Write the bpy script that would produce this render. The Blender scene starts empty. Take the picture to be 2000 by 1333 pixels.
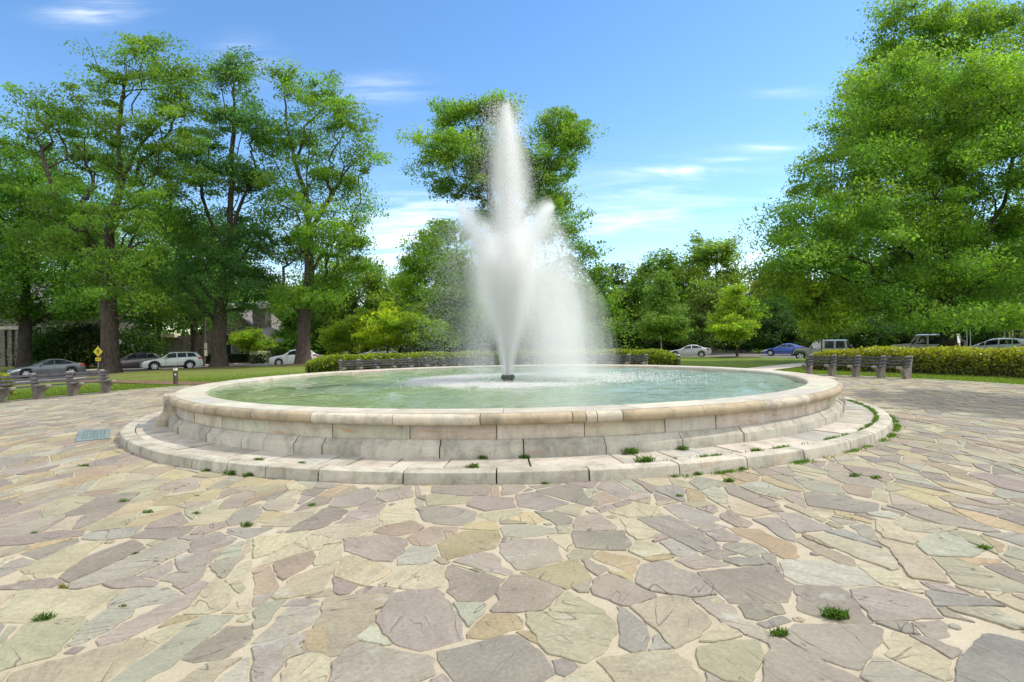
import bpy, bmesh, math, random
import numpy as np
from mathutils import Vector, Matrix

rng = np.random.default_rng(7)
random.seed(7)
SC = bpy.context.scene
COL = SC.collection
PI = math.pi

# ------------------------------------------------------------------ camera frame
F = 1165.0            # focal length in photo pixels (2000 wide)
CX, HY = 1000.0, 664.0
CAMZ = 1.65
ROLL = math.radians(0.95)
cr, sr = math.cos(ROLL), math.sin(ROLL)
FX, FY = -0.13, 14.9  # fountain centre
R_PLAZA = 15.95

def P(px, py, d):
    """point seen at photo pixel px,py at depth d (metres along +Y)"""
    du = (px - CX) / F; dv = (HY - py) / F
    return np.array([d * (du * cr + dv * sr), d, CAMZ + d * (-du * sr + dv * cr)])

def G(px, py, z=0.0):
    """point on the horizontal plane z seen at a photo pixel"""
    du = (px - CX) / F; dv = (HY - py) / F
    d = (z - CAMZ) / (-du * sr + dv * cr)
    return np.array([d * (du * cr + dv * sr), d, z])

R_IN_T = [(-180, 46), (-90, 40), (-60, 38), (-50, 40), (-45, 46), (-40, 51), (-27, 52), (0, 54), (27, 53.5), (34, 49.5), (43, 40), (60, 38.5), (90, 41), (180, 46)]
def r_in(th):
    a = math.degrees(th)
    return float(np.interp(a, [t[0] for t in R_IN_T], [t[1] for t in R_IN_T]))

def terrain(x, y):
    dx, dy = x - FX, y - FY
    r = math.hypot(dx, dy); ri = r_in(math.atan2(dx, dy))
    if r <= R_PLAZA: return 0.0
    e = ri - 0.6
    t = min(1.0, (r - R_PLAZA) / (e - 3 - R_PLAZA))
    kk = 1.0 - .5 * min(1.0, max(0.0, (math.degrees(math.atan2(dx, dy)) - 36) / 6))
    z = -0.42 * t * kk
    if r > e - 3: z -= 0.30 * kk * min(1.0, (r - e + 3) / 3) ** 2
    return z

# ------------------------------------------------------------------ object helpers
def tag(o, label=None, cat=None, group=None, kind=None):
    if label: o['label'] = label
    if cat: o['category'] = cat
    if group: o['group'] = group
    if kind: o['kind'] = kind
    return o

def empty(name, loc=(0, 0, 0), rz=0.0):
    o = bpy.data.objects.new(name, None); COL.objects.link(o)
    o.location = tuple(float(v) for v in loc); o.rotation_euler = (0, 0, rz); o.empty_display_size = 0.2
    return o

def link(name, me, mat=None, parent=None):
    o = bpy.data.objects.new(name, me); COL.objects.link(o)
    if mat is not None:
        for m in (mat if isinstance(mat, (list, tuple)) else [mat]): me.materials.append(m)
    if parent is not None: o.parent = parent
    return o

def np_mesh(name, verts, faces, cols=None, suv=None, smooth=False, midx=None, normals_loops=None):
    """faces: (n,k) int array or list of tuples"""
    me = bpy.data.meshes.new(name)
    verts = np.asarray(verts, dtype=np.float32)
    if isinstance(faces, np.ndarray):
        n, k = faces.shape
        me.vertices.add(len(verts)); me.vertices.foreach_set('co', verts.ravel())
        me.loops.add(n * k); me.loops.foreach_set('vertex_index', faces.astype(np.int32).ravel())
        me.polygons.add(n)
        me.polygons.foreach_set('loop_start', np.arange(0, n * k, k, dtype=np.int32))
        me.polygons.foreach_set('loop_total', np.full(n, k, dtype=np.int32))
        me.update(calc_edges=True)
    else:
        me.from_pydata([tuple(map(float, v)) for v in verts], [], [tuple(int(i) for i in f) for f in faces])
        me.update()
    if cols is not None:
        a = me.color_attributes.new('col', 'FLOAT_COLOR', 'POINT')
        c4 = np.ones((len(verts), 4), dtype=np.float32); c4[:, :3] = cols
        a.data.foreach_set('color', c4.ravel())
    if suv is not None:
        a = me.attributes.new('suv', 'FLOAT_VECTOR', 'POINT')
        a.data.foreach_set('vector', np.asarray(suv, dtype=np.float32).ravel())
    if midx is not None: me.polygons.foreach_set('material_index', np.asarray(midx, dtype=np.int32))
    if smooth: me.polygons.foreach_set('use_smooth', np.ones(len(me.polygons), dtype=bool))
    return me

class MB:
    """mesh builder that joins simple solids into one mesh"""
    def __init__(s): s.v = []; s.f = []; s.m = []
    def add(s, vs, fs, m=0):
        b = len(s.v); s.v += [tuple(map(float, v)) for v in vs]
        s.f += [tuple(i + b for i in f) for f in fs]; s.m += [m] * len(fs); return s
    def box(s, c, d, rz=0, bev=0.0, m=0, mat=None):
        x, y, z = d[0] / 2, d[1] / 2, d[2] / 2
        b = min(bev, x * .49, y * .49, z * .49)
        if b <= 0:
            vs = [(i * x, j * y, k * z) for k in (-1, 1) for j in (-1, 1) for i in (-1, 1)]
            fs = [(0, 2, 3, 1), (4, 5, 7, 6), (0, 1, 5, 4), (2, 6, 7, 3), (0, 4, 6, 2), (1, 3, 7, 5)]
        else:
            bm = bmesh.new(); bmesh.ops.create_cube(bm, size=1.0)
            for v in bm.verts: v.co = Vector((v.co.x * d[0], v.co.y * d[1], v.co.z * d[2]))
            bmesh.ops.bevel(bm, geom=bm.edges[:] , offset=b, segments=2, affect='EDGES', profile=0.6)
            bm.verts.index_update()
            vs = [tuple(v.co) for v in bm.verts]; fs = [tuple(v.index for v in f.verts) for f in bm.faces]; bm.free()
        M = Matrix.Translation(Vector(tuple(float(q) for q in c))) @ (mat if mat is not None else Matrix.Rotation(rz, 4, 'Z'))
        return s.add([tuple(M @ Vector(v)) for v in vs], fs, m)
    def prism(s, pts, y0, y1, axis='y', m=0):
        """extrude a 2D outline; axis y: pts are (x,z); axis z: pts (x,y); axis x: pts (y,z)"""
        n = len(pts)
        def mk(p, h):
            return (p[0], h, p[1]) if axis == 'y' else ((p[0], p[1], h) if axis == 'z' else (h, p[0], p[1]))
        vs = [mk(p, y0) for p in pts] + [mk(p, y1) for p in pts]
        fs = [tuple(range(n))[::-1], tuple(range(n, 2 * n))] + [(i, (i + 1) % n, n + (i + 1) % n, n + i) for i in range(n)]
        return s.add(vs, fs, m)
    def lathe(s, prof, c=(0, 0, 0), n=24, axis='z', m=0, cap=True):
        vs = []; k = len(prof)
        for i in range(n):
            a = 2 * PI * i / n
            for r, h in prof:
                p = (r * math.cos(a), r * math.sin(a), h)
                if axis == 'y': p = (p[0], h, p[1])
                elif axis == 'x': p = (h, p[0], p[1])
                vs.append((p[0] + c[0], p[1] + c[1], p[2] + c[2]))
        fs = []
        for i in range(n):
            j = (i + 1) % n
            for q in range(k - 1): fs.append((i * k + q, j * k + q, j * k + q + 1, i * k + q + 1))
        if cap:
            if prof[0][0] > 1e-4: fs.append(tuple(i * k for i in range(n))[::-1])
            if prof[-1][0] > 1e-4: fs.append(tuple(i * k + k - 1 for i in range(n)))
        return s.add(vs, fs, m)
    def tube(s, pts, rad, n=8, m=0, cap=True):
        pts = [Vector(tuple(map(float, p))) for p in pts]; rads = rad if hasattr(rad, '__len__') else [rad] * len(pts)
        vs = []
        for i, p in enumerate(pts):
            d = (pts[min(i + 1, len(pts) - 1)] - pts[max(i - 1, 0)]).normalized()
            u = d.cross(Vector((0.31, 0.95, 0.05))).normalized() if abs(d.y) < .9 else d.cross(Vector((1, 0, 0))).normalized()
            w = d.cross(u)
            for k in range(n):
                a = 2 * PI * k / n
                vs.append(tuple(p + (u * math.cos(a) + w * math.sin(a)) * rads[i]))
        fs = []
        for i in range(len(pts) - 1):
            for k in range(n):
                q = (k + 1) % n
                fs.append((i * n + k, i * n + q, (i + 1) * n + q, (i + 1) * n + k))
        if cap:
            fs.append(tuple(range(n))[::-1]); fs.append(tuple(range((len(pts) - 1) * n, len(pts) * n)))
        return s.add(vs, fs, m)
    def build(s, name, mat=None, parent=None, smooth=False):
        me = bpy.data.meshes.new(name); me.from_pydata(s.v, [], s.f); me.update()
        if any(s.m): me.polygons.foreach_set('material_index', np.array(s.m, dtype=np.int32))
        bm = bmesh.new(); bm.from_mesh(me); bmesh.ops.recalc_face_normals(bm, faces=bm.faces[:]); bm.to_mesh(me); bm.free()
        if smooth: me.polygons.foreach_set('use_smooth', np.ones(len(me.polygons), dtype=bool)); smooth_angle(me)
        return link(name, me, mat, parent)

def smooth_angle(me, ang=40):
    try: me.set_sharp_from_angle(angle=math.radians(ang))
    except Exception: pass

# ------------------------------------------------------------------ node helpers
class NT:
    def __init__(s, mat):
        s.nt = mat.node_tree; s.n = s.nt.nodes; s.l = s.nt.links
    def node(s, t, **kw):
        nd = s.n.new(t)
        for k, v in kw.items():
            if k.startswith('_'): setattr(nd, k[1:], v)
        for k, v in kw.items():
            if not k.startswith('_'):
                key = k.replace('__', ' ')
                inp = nd.inputs[int(key[1:])] if key[0] == 'i' and key[1:].isdigit() else nd.inputs[key]
                s.set(inp, v)
        return nd
    def set(s, inp, v):
        if hasattr(v, 'links') and hasattr(v, 'is_output'): s.l.new(v, inp)
        else:
            if isinstance(v, (tuple, list)) and len(v) == 3 and inp.type == 'RGBA': v = (*v, 1)
            inp.default_value = v
    def math(s, op, a, b=0.0, c=None, clamp=False):
        nd = s.n.new('ShaderNodeMath'); nd.operation = op; nd.use_clamp = clamp
        s.set(nd.inputs[0], a); s.set(nd.inputs[1], b)
        if c is not None: s.set(nd.inputs[2], c)
        return nd.outputs[0]
    def mix(s, f, a, b, mode='MIX'):
        nd = s.n.new('ShaderNodeMix'); nd.data_type = 'RGBA'; nd.blend_type = mode
        s.set(nd.inputs[0], f); s.set(nd.inputs[6], a); s.set(nd.inputs[7], b)
        return nd.outputs[2]
    def noise(s, vec, scale, detail=4, rough=.55, dist=0.0):
        nd = s.n.new('ShaderNodeTexNoise'); nd.inputs['Scale'].default_value = scale; nd.inputs['Detail'].default_value = detail
        nd.inputs['Roughness'].default_value = rough; nd.inputs['Distortion'].default_value = dist
        if vec is not None: s.l.new(vec, nd.inputs['Vector'])
        return nd
    def ramp(s, fac, stops, interp='LINEAR'):
        nd = s.n.new('ShaderNodeValToRGB'); nd.color_ramp.interpolation = interp
        els = nd.color_ramp.elements
        while len(els) < len(stops): els.new(0.5)
        for e, (p, c) in zip(els, stops):
            e.position = p; e.color = (*c, 1) if hasattr(c, '__len__') else (c, c, c, 1)
        s.l.new(fac, nd.inputs[0]); return nd.outputs[0]
    def maprange(s, v, a, b, c=0.0, d=1.0):
        nd = s.n.new('ShaderNodeMapRange'); s.set(nd.inputs[0], v)
        for i, q in zip((1, 2, 3, 4), (a, b, c, d)): nd.inputs[i].default_value = q
        return nd.outputs[0]
    def vscale(s, vec, sc):
        nd = s.n.new('ShaderNodeMapping'); s.l.new(vec, nd.inputs['Vector']); nd.inputs['Scale'].default_value = sc
        return nd.outputs[0]
    def attr(s, name, out='Color'):
        nd = s.n.new('ShaderNodeAttribute'); nd.attribute_name = name; return nd.outputs[out]
    def coord(s, out='Object'):
        return s.n.new('ShaderNodeTexCoord').outputs[out]
    def bump(s, h, strength=.5, dist=.02):
        nd = s.n.new('ShaderNodeBump'); s.set(nd.inputs['Height'], h); nd.inputs['Strength'].default_value = strength
        nd.inputs['Distance'].default_value = dist; return nd.outputs[0]

def newmat(name):
    m = bpy.data.materials.new(name); m.use_nodes = True; t = NT(m)
    b = t.n['Principled BSDF']; return m, t, b

def simple(name, col, rough=.5, metal=0.0, var=.12, nscale=8.0, bump=0.0, spec=None, coat=0.0, coord='Object'):
    m, t, b = newmat(name)
    nz = t.noise(t.coord(coord), nscale, 5)
    f = t.maprange(nz.outputs[0], .3, .7, 1 - var, 1 + var)
    c = t.mix(1.0, col, f, 'MULTIPLY')
    t.set(b.inputs['Base Color'], c); b.inputs['Roughness'].default_value = rough; b.inputs['Metallic'].default_value = metal
    if spec is not None: b.inputs['Specular IOR Level'].default_value = spec
    if coat: b.inputs['Coat Weight'].default_value = coat; b.inputs['Coat Roughness'].default_value = .04
    if bump: t.set(b.inputs['Normal'], t.bump(nz.outputs[0], bump, .01))
    return m

M = {}
# ------------------------------------------------------------------ materials
def mat_leaf(name, trans=.45, rough=.5):
    m, t, b = newmat(name)
    col = t.attr('col')
    tc = t.mix(1.0, col, (1.7, 1.75, .7), 'MULTIPLY')
    b.inputs['Roughness'].default_value = rough; b.inputs['Specular IOR Level'].default_value = .35
    t.set(b.inputs['Base Color'], col)
    tr = t.node('ShaderNodeBsdfTranslucent', Color=tc)
    mx = t.node('ShaderNodeMixShader', i0=trans, i1=b.outputs[0], i2=tr.outputs[0])
    t.l.new(mx.outputs[0], t.n['Material Output'].inputs[0]); return m

def mat_bark(name, c1, c2):
    m, t, b = newmat(name)
    co = t.coord()
    v = t.vscale(co, (7, 7, 1.1))
    n1 = t.noise(v, 1.6, 6, .65, .4); n2 = t.noise(co, .7, 3)
    c = t.mix(t.maprange(n1.outputs[0], .35, .65), c1, c2)
    c = t.mix(t.maprange(n2.outputs[0], .45, .7, 0, .5), c, (.10, .095, .075))
    t.set(b.inputs['Base Color'], c); b.inputs['Roughness'].default_value = .92; b.inputs['Specular IOR Level'].default_value = .15
    t.set(b.inputs['Normal'], t.bump(n1.outputs[0], .9, .06)); return m

def wet_mask(t):
    # wind-blown spray keeps the flags right of the basin wet, the wet patch has its own ragged outline
    px = t.node('ShaderNodeSeparateXYZ', i0=t.coord())
    ax = t.math('DIVIDE', t.math('SUBTRACT', px.outputs[0], 11.2), 2.9)
    ay = t.math('DIVIDE', t.math('SUBTRACT', px.outputs[1], 13.6), 4.6)
    dd = t.math('ADD', t.math('MULTIPLY', ax, ax), t.math('MULTIPLY', ay, ay))
    dd = t.math('ADD', dd, t.math('MULTIPLY', t.math('SUBTRACT', t.noise(t.coord(), .9, 5, .65).outputs[0], .5), 3.0))
    wet = t.maprange(dd, .95, .5)
    return wet

def mat_stone_paving():
    m, t, b = newmat('flagstone')
    col = t.attr('col'); uv = t.attr('suv', 'Vector')
    n1 = t.noise(uv, 2.2, 5, .6); n2 = t.noise(uv, 38, 4, .7)
    lay = t.noise(t.vscale(uv, (.8, 3.6, 1)), 1.0, 2.6, .5, .5)
    crack = t.math('ABSOLUTE', t.math('SUBTRACT', lay.outputs[0], .5))
    lay2 = t.noise(t.vscale(uv, (1.0, 5, 1)), 1.3, 2.2, .5, .3)
    crack2 = t.math('ABSOLUTE', t.math('SUBTRACT', lay2.outputs[0], .56))
    gate = t.maprange(n1.outputs[0], .48, .56)
    cm = t.math('MULTIPLY', t.maprange(crack, .0, .008, 1, 0), gate)
    cm2 = t.math('MULTIPLY', t.maprange(crack2, .0, .006, 1, 0), t.maprange(n1.outputs[0], .46, .40))
    f = t.math('MULTIPLY', t.maprange(n1.outputs[0], .3, .7, .84, 1.13), t.maprange(n2.outputs[0], .28, .72, .76, 1.2))
    c = t.mix(1.0, col, f, 'MULTIPLY')
    c = t.mix(t.maprange(t.noise(t.vscale(uv, (.9, 5, 1)), 2.6, 5, .65, .5).outputs[0], .50, .72, 0, .38), c, (.15, .125, .105))
    big = t.noise(t.coord(), .35, 4, .6)
    c = t.mix(t.maprange(big.outputs[0], .48, .68, 0, .30), c, (.40, .37, .24))
    c = t.mix(t.maprange(t.noise(uv, 3.3, 5, .7).outputs[0], .60, .72, 0, .45), c, (.42, .44, .38))
    wet = wet_mask(t)
    c = t.mix(t.math('MULTIPLY', wet, .68), c, (.085, .075, .065))
    c = t.mix(t.math('MULTIPLY', t.math('MAXIMUM', cm, cm2), .75), c, (.07, .06, .05))
    t.set(b.inputs['Base Color'], c)
    t.set(b.inputs['Roughness'], t.math('SUBTRACT', .85, t.math('MULTIPLY', wet, .35)))
    b.inputs['Specular IOR Level'].default_value = .22
    h = t.math('ADD', t.math('MULTIPLY', lay.outputs[0], 1.2), t.math('MULTIPLY', n2.outputs[0], .25))
    h = t.math('SUBTRACT', h, t.math('MULTIPLY', t.math('MAXIMUM', cm, cm2), .35))
    t.set(b.inputs['Normal'], t.bump(h, .55, .018)); return m

def mat_ashlar(name, speck=.5, rough=.85, stain=(.42, .27, .13), stain_amt=.5, grime=.5, bump=.5):
    m, t, b = newmat(name)
    col = t.attr('col'); uv = t.attr('suv', 'Vector')
    n1 = t.noise(uv, 3.0, 5, .6); n2 = t.noise(uv, 60, 4, .7); n3 = t.noise(t.vscale(uv, (1.2, 5.0, 1)), 1.6, 4, .6, .8)
    f = t.math('MULTIPLY', t.maprange(n1.outputs[0], .3, .7, .85, 1.12), t.maprange(n2.outputs[0], .25, .75, 1 - .22 * speck, 1 + .18 * speck))
    c = t.mix(1.0, col, f, 'MULTIPLY')
    c = t.mix(t.maprange(n3.outputs[0], .56, .68, 0, stain_amt), c, stain)
    co = t.coord()
    g = t.noise(t.vscale(co, (1.6, 1.6, .8)), 2.2, 6, .7)
    c = t.mix(t.maprange(g.outputs[0], .47, .72, 0, grime), c, (.15, .145, .115))
    st = t.noise(t.vscale(co, (6, 6, .9)), 1.0, 5, .7, .2)
    c = t.mix(t.maprange(st.outputs[0], .55, .75, 0, grime * .6), c, (.11, .105, .085))
    pale = t.noise(uv, 1.7, 6, .75)
    c = t.mix(t.maprange(pale.outputs[0], .56, .72, 0, .5), c, (.56, .53, .455))
    pit = t.node('ShaderNodeTexVoronoi', Vector=uv, Scale=26.0)
    pm = t.math('MULTIPLY', t.maprange(pit.outputs[0], .10, .16, 1, 0), t.maprange(n1.outputs[0], .5, .62))
    c = t.mix(t.math('MULTIPLY', pm, .6), c, (.09, .08, .065))
    t.set(b.inputs['Base Color'], c); b.inputs['Roughness'].default_value = rough; b.inputs['Specular IOR Level'].default_value = .25
    h = t.math('ADD', t.math('MULTIPLY', n2.outputs[0], .4), n1.outputs[0]); h = t.math('SUBTRACT', h, t.math('MULTIPLY', pm, .5))
    t.set(b.inputs['Normal'], t.bump(h, bump, .012)); return m

def mat_mortar():
    m, t, b = newmat('sandy_mortar')
    co = t.coord(); n1 = t.noise(co, 1.4, 5, .65); n2 = t.noise(co, 70, 3, .7)
    c = t.mix(t.maprange(n1.outputs[0], .35, .65), (.365, .312, .22), (.45, .395, .292))
    c = t.mix(1.0, c, t.maprange(n2.outputs[0], .25, .75, .82, 1.12), 'MULTIPLY')
    dirt = t.noise(co, .55, 5, .7)
    c = t.mix(t.maprange(dirt.outputs[0], .58, .72, 0, .8), c, (.12, .105, .06))
    c = t.mix(t.math('MULTIPLY', wet_mask(t), .7), c, (.12, .10, .075))
    t.set(b.inputs['Base Color'], c); b.inputs['Roughness'].default_value = .95; b.inputs['Specular IOR Level'].default_value = .1
    t.set(b.inputs['Normal'], t.bump(n2.outputs[0], .5, .008)); return m

def mat_lawn():
    m, t, b = newmat('mown_grass')
    co = t.coord(); n1 = t.noise(co, .16, 4, .6); n2 = t.noise(co, 1.1, 5, .65); n3 = t.noise(co, 16, 4, .75)
    c = t.mix(t.maprange(n1.outputs[0], .38, .62), (.095, .165, .018), (.15, .205, .028))
    c = t.mix(t.maprange(n2.outputs[0], .50, .70, 0, .55), c, (.19, .19, .055))
    c = t.mix(1.0, c, t.maprange(n3.outputs[0], .25, .75, .55, 1.4), 'MULTIPLY')
    # worn, leaf-strewn ground under the oaks on the left
    px = t.node('ShaderNodeSeparateXYZ', i0=co)
    w = t.maprange(px.outputs[0], -12, -26, 0, 1)
    w2 = t.math('MULTIPLY', w, t.maprange(px.outputs[1], 27, 33, 0, 1))
    w2 = t.math('MULTIPLY', w2, t.maprange(t.noise(co, .35, 5, .7).outputs[0], .38, .60))
    c = t.mix(t.math('MULTIPLY', w2, .75), c, (.17, .115, .06))
    t.set(b.inputs['Base Color'], c); b.inputs['Roughness'].default_value = .9; b.inputs['Specular IOR Level'].default_value = .15
    t.set(b.inputs['Normal'], t.bump(t.math('ADD', n3.outputs[0], n2.outputs[0]), .9, .05)); return m

def mat_water():
    m, t, b = newmat('pool_water')
    co = t.coord(); n0 = t.noise(co, .32, 4, .6, .5)
    px = t.node('ShaderNodeSeparateXYZ', i0=co)
    algae = t.math('MULTIPLY', t.maprange(px.outputs[0], 1.2, -2.5), t.maprange(n0.outputs[0], .30, .55))
    c = t.mix(algae, (.205, .27, .18), (.19, .25, .095))
    c = t.mix(t.maprange(t.noise(co, 1.1, 5, .7, .6).outputs[0], .58, .72, 0, .45), c, (.16, .23, .07))
    t.set(b.inputs['Base Color'], c); b.inputs['Roughness'].default_value = .035; b.inputs['IOR'].default_value = 1.33
    v = t.vscale(co, (1.0, 1.35, 1))
    w1 = t.noise(v, 2.6, 3, .5, .9); w2 = t.noise(v, 7.5, 3, .55, .5); w3 = t.noise(v, 20, 2, .5)
    h = t.math('ADD', t.math('MULTIPLY', w1.outputs[0], 1.0), t.math('MULTIPLY', w2.outputs[0], .42))
    h = t.math('ADD', h, t.math('MULTIPLY', w3.outputs[0], .10))
    t.set(b.inputs['Normal'], t.bump(h, .9, .075)); return m

def mat_droplet():
    m, t, b = newmat('water_droplets')
    d = t.node('ShaderNodeBsdfDiffuse', Color=(.96, .96, .95)); tr = t.node('ShaderNodeBsdfTranslucent', Color=(.98, .97, .96))
    mx = t.node('ShaderNodeMixShader', i0=.82, i1=d.outputs[0], i2=tr.outputs[0])
    cl = t.node('ShaderNodeBsdfTransparent', Color=(1, 1, 1)); m2 = t.node('ShaderNodeMixShader', i0=.25, i1=mx.outputs[0], i2=cl.outputs[0])
    t.l.new(m2.outputs[0], t.n['Material Output'].inputs[0]); t.n.remove(b); return m

def mat_paint(name, col, rough=.28, flake=.0, metal=.0):
    m, t, b = newmat(name)
    nz = t.noise(t.coord(), 2.0, 5, .6)
    d = t.noise(t.coord(), 260, 2)
    c = t.mix(1.0, col, t.maprange(nz.outputs[0], .3, .7, .93, 1.06), 'MULTIPLY')
    px = t.node('ShaderNodeSeparateXYZ', i0=t.coord())
    dust = t.math('MULTIPLY', t.maprange(px.outputs[2], .55, .15), t.maprange(nz.outputs[0], .35, .65, .1, .5))
    c = t.mix(dust, c, (.16, .14, .11))
    t.set(b.inputs['Base Color'], c); b.inputs['Metallic'].default_value = metal
    t.set(b.inputs['Roughness'], t.maprange(d.outputs[0], .3, .7, rough * .85, rough * 1.2))
    b.inputs['Coat Weight'].default_value = .8; b.inputs['Coat Roughness'].default_value = .06; return m

def mat_glass_car(name='car_window_glass'):
    m, t, b = newmat(name)
    nz = t.noise(t.coord(), 3.0, 3)
    t.set(b.inputs['Base Color'], t.mix(t.maprange(nz.outputs[0], .4, .6), (.012, .016, .018), (.03, .04, .042)))
    b.inputs['Roughness'].default_value = .06; b.inputs['IOR'].default_value = 1.32; return m

def mat_rubble():
    m, t, b = newmat('rubble_stone')
    co = t.coord('Object'); v = t.vscale(co, (1.6, 1.6, 3.6))
    vo = t.node('ShaderNodeTexVoronoi', Vector=v, Scale=1.25, _feature='F1'); ve = t.node('ShaderNodeTexVoronoi', Vector=v, Scale=1.25, _feature='DISTANCE_TO_EDGE')
    rnd = t.node('ShaderNodeSeparateColor', i0=vo.outputs['Color'])
    c = t.ramp(rnd.outputs[0], [(0, (.10, .09, .085)), (.35, (.20, .175, .15)), (.6, (.145, .14, .13)), (.85, (.25, .22, .18)), (1, (.08, .078, .075))])
    c = t.mix(1.0, c, t.maprange(t.noise(co, 9, 5, .7).outputs[0], .3, .7, .75, 1.2), 'MULTIPLY')
    mo = t.maprange(ve.outputs[0], .02, .07, 1, 0)
    c = t.mix(mo, c, (.22, .205, .175))
    t.set(b.inputs['Base Color'], c); b.inputs['Roughness'].default_value = .92; b.inputs['Specular IOR Level'].default_value = .15
    t.set(b.inputs['Normal'], t.bump(t.math('MINIMUM', ve.outputs[0], .15), .8, .25)); return m

def mat_brick():
    m, t, b = newmat('red_brick')
    br = t.node('ShaderNodeTexBrick', Color1=(.22, .085, .06), Color2=(.30, .13, .09), Mortar=(.35, .31, .27), Scale=4.0)
    v = t.n.new('ShaderNodeMapping'); v.inputs['Rotation'].default_value = (PI / 2, 0, 0); t.l.new(t.coord(), v.inputs[0]); t.l.new(v.outputs[0], br.inputs['Vector'])
    c = t.mix(1.0, br.outputs[0], t.maprange(t.noise(t.coord(), 3, 4).outputs[0], .3, .7, .8, 1.2), 'MULTIPLY')
    t.set(b.inputs['Base Color'], c); b.inputs['Roughness'].default_value = .9; return m

def mat_slate_roof(name, c1, c2):
    m, t, b = newmat(name)
    br = t.node('ShaderNodeTexBrick', Color1=c1, Color2=c2, Mortar=tuple(x * .45 for x in c1), Scale=2.2)
    br.inputs['Mortar Size'].default_value = .03; br.inputs['Row Height'].default_value = .35
    t.l.new(t.coord('Object'), br.inputs['Vector'])
    c = t.mix(1.0, br.outputs[0], t.maprange(t.noise(t.coord(), 1.3, 5, .7).outputs[0], .3, .7, .75, 1.25), 'MULTIPLY')
    t.set(b.inputs['Base Color'], c); b.inputs['Roughness'].default_value = .8; return m

def mat_asphalt():
    m, t, b = newmat('asphalt')
    co = t.coord(); n1 = t.noise(co, .25, 5, .6); n2 = t.noise(co, 30, 3, .7)
    c = t.mix(t.maprange(n1.outputs[0], .35, .65), (.11, .105, .10), (.17, .16, .15))
    c = t.mix(1.0, c, t.maprange(n2.outputs[0], .25, .75, .8, 1.2), 'MULTIPLY')
    ck = t.node('ShaderNodeTexVoronoi', Vector=co, Scale=.22, _feature='DISTANCE_TO_EDGE')
    c = t.mix(t.maprange(ck.outputs[0], .0, .006, .6, 0), c, (.03, .03, .03))
    t.set(b.inputs['Base Color'], c); b.inputs['Roughness'].default_value = .9; t.set(b.inputs['Normal'], t.bump(n2.outputs[0], .4, .01)); return m

def mat_flat_brush(name, c1, c2, scale=2.0, rough=.9, bump=.4, fine=25, bd=.02):
    m, t, b = newmat(name); co = t.coord(); n1 = t.noise(co, scale, 5, .65); n2 = t.noise(co, fine, 4, .7)
    c = t.mix(t.maprange(n1.outputs[0], .35, .65), c1, c2); c = t.mix(1.0, c, t.maprange(n2.outputs[0], .25, .75, .78, 1.2), 'MULTIPLY')
    t.set(b.inputs['Base Color'], c); b.inputs['Roughness'].default_value = rough; b.inputs['Specular IOR Level'].default_value = .25
    t.set(b.inputs['Normal'], t.bump(n2.outputs[0], bump, bd)); return m

M['leaf'] = mat_leaf('tree_leaves', .55)
M['needle'] = mat_leaf('conifer_needles', .25, .6)
M['hedge_leaf'] = mat_leaf('hedge_leaves', .38, .45)
M['grass_blade'] = mat_leaf('grass_blades', .45, .5)
M['bark'] = mat_bark('grey_brown_bark', (.035, .027, .021), (.115, .09, .072))
M['bark_dark'] = mat_bark('dark_bark', (.022, .018, .015), (.075, .06, .05))
M['flag'] = mat_stone_paving(); M['mortar'] = mat_mortar()
M['coping'] = mat_ashlar('limestone_coping', .6, .8, (.46, .31, .17), .4, .35, .35)
M['roll'] = mat_ashlar('sandstone_roll', .8, .85, (.33, .23, .13), .6, .75, .5)
M['wallstone'] = mat_ashlar('sandstone_ashlar', .5, .85, (.44, .25, .11), .65, .55, .4)
M['basestone'] = mat_ashlar('pitted_base_stone', .9, .9, (.36, .25, .15), .5, .8, .8)
M['apron'] = mat_ashlar('apron_slabs', .7, .9, (.45, .29, .19), .5, .7, .6)
M['joint'] = mat_flat_brush('dark_joint', (.07, .06, .045), (.13, .11, .085))
M['lawn'] = mat_lawn(); M['water'] = mat_water(); M['drop'] = mat_droplet()
M['asphalt'] = mat_asphalt()
M['concrete'] = mat_flat_brush('weathered_concrete', (.32, .29, .25), (.48, .44, .38), 3.0)
M['path'] = mat_flat_brush('pale_concrete_path', (.42, .36, .30), (.55, .49, .41), .6)
M['benchconc'] = mat_flat_brush('bench_concrete', (.17, .152, .126), (.27, .24, .20), 6.0, .92, .6, 45, .01)
M['slat'] = mat_flat_brush('weathered_bench_wood', (.040, .037, .043), (.085, .079, .088), 5.0, .75, .4, 30, .006)
M['mulch'] = mat_flat_brush('leaf_mulch', (.11, .062, .034), (.20, .13, .08), 1.5, .95, .9, 12, .05)
M['rubble'] = mat_rubble(); M['brick'] = mat_brick()
M['slate'] = mat_slate_roof('slate_roof', (.15, .145, .145), (.22, .21, .205))
M['slate_red'] = mat_slate_roof('weathered_tile_roof', (.15, .13, .12), (.22, .195, .18))
M['glass'] = mat_glass_car(); M['tyre'] = simple('tyre_rubber', (.018, .018, .018), .85)
M['alloy'] = simple('alloy_wheel', (.55, .55, .55), .35, .25); M['black'] = simple('black_plastic', (.02, .02, .021), .6)
M['red'] = simple('red_lamp_glass', (.45, .015, .012), .15, coat=.6); M['lamp'] = simple('clear_lamp_glass', (.72, .74, .74), .1, coat=.6)
M['chrome'] = simple('chrome_trim', (.65, .65, .65), .15, 1.0)
M['white'] = simple('white_paint', (.72, .71, .67), .55); M['cream'] = simple('cream_paint', (.62, .55, .38), .6)
M['bronze'] = simple('bronze_paint', (.095, .066, .052), .5, .3); M['steel'] = simple('galvanised_steel', (.33, .35, .33), .5, .5)
M['signyellow'] = simple('sign_yellow', (.66, .54, .02), .45, var=.05); M['signback'] = simple('sign_back', (.42, .44, .38), .5, .3)
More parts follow.
